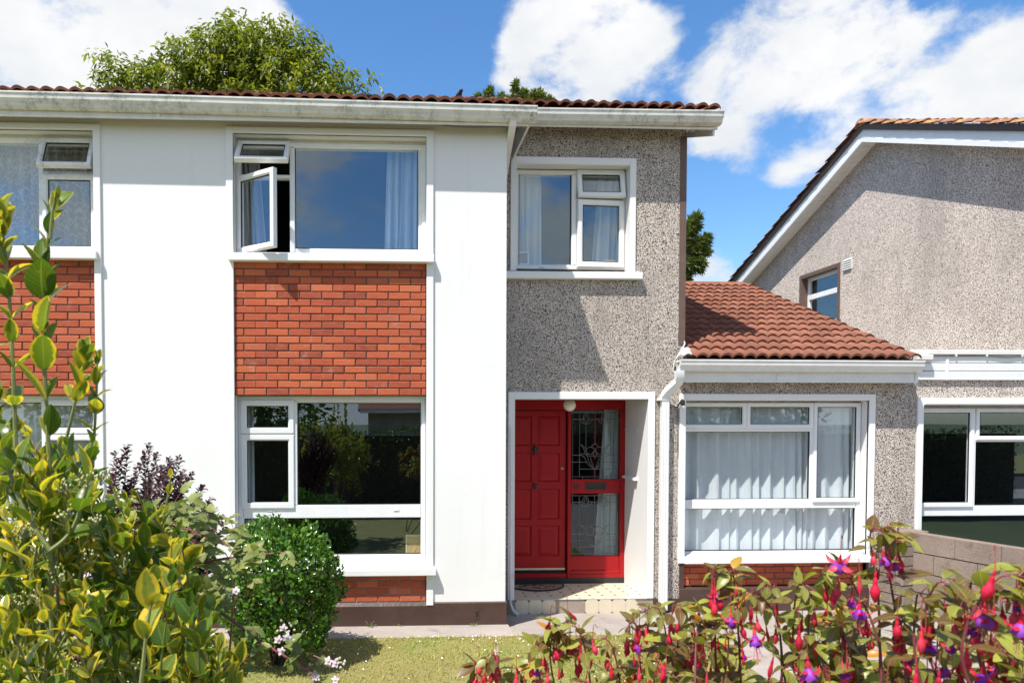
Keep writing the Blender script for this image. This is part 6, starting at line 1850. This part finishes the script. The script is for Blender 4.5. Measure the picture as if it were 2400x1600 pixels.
tree('broadleaf_tree', 'large leafy green tree rising behind the main roof', [(560,150,88),(480,125,60),(620,105,62),(560,95,55),(430,165,66),(690,150,66),(740,180,58),(390,190,52),(335,180,38),(270,165,34),(248,140,20),(300,200,40),(235,205,28),(800,200,38),(850,205,24),(640,200,80),(500,210,80),(760,225,50),(880,225,14),(850,180,10),(200,212,12),(520,70,30),(655,72,34),(720,110,30)], 24.0, 560, 165, .24, 'tree_leaf', 61)
def conifer(name, label, sprays, Y, base_px, seed, stem=None):
    """feathery sprays along branches; sprays = (x, y, length px, angle from upright)"""
    rs = random.Random(seed); tb = P(base_px, 985, Y); root = thing(name, label, 'tree', (tb.x, Y, 0)); k_ = Y/F_PX
    top = P(*stem[-1], Y) if stem else P(sprays[0][0], sprays[0][1], Y)
    MB().tube([(tb.x, Y, 0), (tb.x, Y, top.z*.6), top], [.22, .14, .02], 7).build('trunk', M['bark_pale'], root, smooth=True)
    ms, rn_ = [], []
    for (x, y, L, ang) in sprays:
        c = P(x, y, Y); ln = L*k_; ax = Vector((math.sin(rad(ang)), rs.uniform(-.4,.4), math.cos(rad(ang)))).normalized()
        e = c+ax*ln; tb2 = Vector((tb.x, Y, c.z-.3*abs(c.x-tb.x)-.2))
        MB().tube([tb2, c, e], [.05, .03, .008], 4).build('branch', M['bark_pale'], root)
        for q in range(int(90*ln)+30):
            t = rs.random(); p = c+ax*ln*t; o_ = (Matrix.Rotation(rs.uniform(0,6.28), 3, ax) @ ax.orthogonal().normalized())
            d = o_+ax*.9; wdt = .34*ln*(1-t)**.7+.03
            for s in range(8):
                w_ = s/8*wdt; pt_ = p+d.normalized()*w_+Vector((0,0,-.25*w_))
                ms.append(frame_matrix(pt_, d+jit(rs,.9), Vector((0,0,1))+jit(rs,.6), rs.uniform(.10,.20))); rn_.append(rs.random())
    batch('crown', leaf_tmpl(1, .22, 2, .1, .2), ms, M['conifer'], root, kind='stuff', rnd=rn_)
conifer('conifer_tree', 'feathery conifer top with pale stem above the main roof edge', [(1215,262,62,-8),(1205,258,48,-40),(1228,258,45,35),(1212,248,40,-70),(1232,246,38,62),(1198,252,30,-78),(1245,262,50,25),(1225,270,60,5)], 21.0, 1216, 71, [(1214,200)])
conifer('conifer_tree', 'small dark conifer tip just above the roof ridge tiles', [(1146,256,42,0),(1138,252,30,-45),(1156,252,30,45),(1146,246,28,-15)], 24.0, 1146, 72)
conifer('conifer_tree', 'short curved conifer leader beside the pale stemmed conifer', [(1262,262,36,12),(1270,250,26,50)], 21.5, 1262, 73)
conifer('conifer_tree', 'dark conifer branches showing beside the brown corner strip', [(1590,560,70,55),(1600,600,60,78),(1585,620,60,88),(1600,545,50,40),(1610,575,52,70),(1590,590,70,75),(1580,640,40,100),(1590,660,20,80),(1605,625,40,95),(1575,580,60,50)], 17.0, 1560, 74, [(1560,480)])

# ------------------------------------------------------------------ across the street (seen in the window panes)
rs = random.Random(81)
hd = thing('hedge', 'clipped dark green hedge along the street edge of the front garden', 'hedge', (1, -1.3, 0))
ms = []
for k in range(12000):
    x = rs.uniform(-8, 16); f = rs.random(); top = 1.84+.05*math.sin(1.7*x)+.03*math.sin(5*x)
    if f < .75: p = Vector((x, -.92+rs.uniform(-.08,.06)+.05*math.sin(3*x), rs.uniform(.05, top))); d = Vector((0,1,.3))
    else: p = Vector((x, rs.uniform(-1.6,-.9), top+rs.uniform(-.05,.06))); d = Vector((0,.2,1))
    ms.append(frame_matrix(p, d+jit(rs,.9), d+jit(rs,.5), rs.uniform(.05,.085)))
batch('foliage', leaf_tmpl(1, .6, 3, .15, .2), ms, M['hedge'], hd, kind='stuff')
MB().box(-8, 16, -1.55, -1.0, .0, 1.78).build('twigs', M['dark_twig'], hd)
ob = thing('bungalow', 'bungalow with brown tiled roof across the street', 'house', (8, -24, 0))
MB().box(-1.0, 18, -30, -22, 0, 2.75).build('wall', M['dash'], ob)
MB().prism([(-21.5, 2.7), (-26, 4.9), (-30.5, 2.7), (-30.5, 2.6), (-21.5, 2.6)], 'x', -1.5, 18.5).build('roof', M['tile_dark'], ob)
MB().box(-1.4, 18.4, -21.49, -21.40, 2.50, 2.66).build('gutter', M['upvc'], ob)
MB().box(3, 5.5, -21.99, -21.95, .9, 2.2).build('window', M['glass'], ob); MB().box(9, 11.5, -21.99, -21.95, .9, 2.2).build('window', M['glass'], ob)
def round_tree(label, x, y, h, r, seed):
    rs = random.Random(seed); root = thing('broadleaf_tree', label, 'tree', (x, y, 0))
    MB().tube([(x,y,0),(x,y,h*.6)], [.2,.12], 8).build('trunk', M['bark'], root)
    ms = []
    for k in range(2600):
        d = Vector((rs.gauss(0,1), rs.gauss(0,1), rs.gauss(0,1))).normalized(); p = Vector((x,y,h*.58))+Vector((d.x*r, d.y*r, d.z*h*.42))*rs.random()**.4*(1+.15*math.sin(4*d.x+5*d.z))
        ms.append(frame_matrix(p, d+jit(rs,.8), d+jit(rs,.6), rs.uniform(.20,.34)))
    batch('crown', leaf_tmpl(1, .55, 3, .15, .2), ms, M['hedge'], root, kind='stuff')
round_tree('dark round tree across the street left of the bungalow', -5.5, -16, 5.2, 3.0, 1)
round_tree('broad dark tree across the street far along the hedge', -11.5, -15, 5.6, 3.4, 2)
round_tree('dark tree across the street opposite the garage', 15.5, -13, 4.8, 2.6, 3)

# ------------------------------------------------------------------ grass, daisies
rs_ = np.random.RandomState(5)
N = 60000
xs = rs_.uniform(-2.6, 3.2, N); ysg = 6.71-1.9*rs_.rand(N)**1.15
ms = np.zeros((N, 4, 4), np.float32); ms[:, 3, 3] = 1
ang = rs_.uniform(0, 2*np.pi, N); ln = rs_.uniform(.010, .030, N)*(1+.9*(rs_.rand(N) < .12)); wd = ln*rs_.uniform(.12, .24, N); lean = rs_.uniform(.2, 1.3, N)
ca, sa = np.cos(ang), np.sin(ang)
ms[:, 0, 0] = ca*wd; ms[:, 1, 0] = sa*wd
ms[:, 0, 1] = -sa*ln*np.sin(lean); ms[:, 1, 1] = ca*ln*np.sin(lean); ms[:, 2, 1] = ln*np.cos(lean)
ms[:, 0, 2] = sa*ln; ms[:, 1, 2] = -ca*ln; ms[:, 2, 2] = ln*.2
ms[:, 0, 3], ms[:, 1, 3], ms[:, 2, 3] = xs, ysg, .001
rr = np.clip(.5+.30*np.sin(xs*2.1+ysg*3)+.18*np.sin(xs*7-ysg*5)+rs_.normal(0, .22, N), 0, 1)
keep = xs < P(1640, 1500, Y_LAWN).x-.01
g = batch('grass', ([(-.5,0,0),(.5,0,0),(.32,.6,0),(-.32,.6,0),(0,1,-.12)], [(0,1,2,3),(3,2,4)], [(0,0),(1,0),(.9,.6),(.1,.6),(.5,1)]), list(ms[keep]), M['grass'], None, 'stuff', 'short dry grass of the front lawn', 'grass', rnd=rr[keep])
rs = random.Random(91); ms = []
for k in range(230):
    x, y = rs.uniform(-1.6, 2.4), 6.68-1.5*rs.random()**1.7
    ms.append(Matrix.Translation((x, y, rs.uniform(.018,.032))) @ Euler((rs.uniform(-.5,.5), rs.uniform(-.5,.5), 0)).to_matrix().to_4x4() @ Matrix.Scale(rs.uniform(.005,.009), 4))
disc = ([(math.cos(a), math.sin(a), .25) for a in [i*math.pi/4 for i in range(8)]]+[(0,0,0)], [(i, (i+1) % 8, 8) for i in range(8)], None)
batch('daisies', disc, ms, M['daisy'], None, 'stuff', 'tiny white daisies scattered in the front lawn', 'daisies')
ms = []
for (x, y) in ((826,1489),(917,1487),(982,1483),(1019,1485),(1027,1487),(880,1492),(1060,1492)):
    q = P(x, y, Y_LAWN-.03); ms.append(Matrix.Translation((q.x, Y_LAWN-.03+rs.uniform(-.05,.02), .035)) @ Matrix.Scale(.011, 4))
batch('dandelions', disc, ms, M['dandelion'], None, 'stuff', 'few yellow dandelions at the lawn edge by the path', 'dandelions')

# weeds at the foot of the wall
M['weed'] = m_leaf('weed_leaf', (.10,.16,.03), (.16,.23,.045), (.26,.30,.07), .35, .5, vein=.1)
for k, (px_, lab) in enumerate(((866, 'sprawling green weed rooted at the brown plinth under the bay window'), (938, 'tiny weed seedling at the foot of the brown plinth'), (1110, 'small weed tuft growing in the path edge below the plinth vent'))):
    rs = random.Random(100+k); b = P(px_, 1470, YW-.03); b.z = .002; n_ = (16, 6, 8)[k]
    wd_ = thing('weed', lab, 'weed', b)
    for q in range(n_):
        a = rs.uniform(0, 6.28); l_ = rs.uniform(.02, .06)*(1, .5, .6)[k]; e = b+Vector((math.cos(a)*l_, -abs(math.sin(a))*l_*.6, rs.uniform(.006, .05 if k == 0 else .02)))
        MB().tube([b, b.lerp(e, .5)+Vector((0,0,.008)), e], .0012, 4).build('stem', M['weed_stem'] if 'weed_stem' in M else M['stem_green'], wd_)
        place('leaf', single(leaf_tmpl(1, .5, 4, .15, .25), 'leaf', M['weed'], rs.random()), wd_, frame_matrix(e, (e-b)+jit(rs, .02), Vector((0,-.3,1))+jit(rs, .4), rs.uniform(.014, .026)))
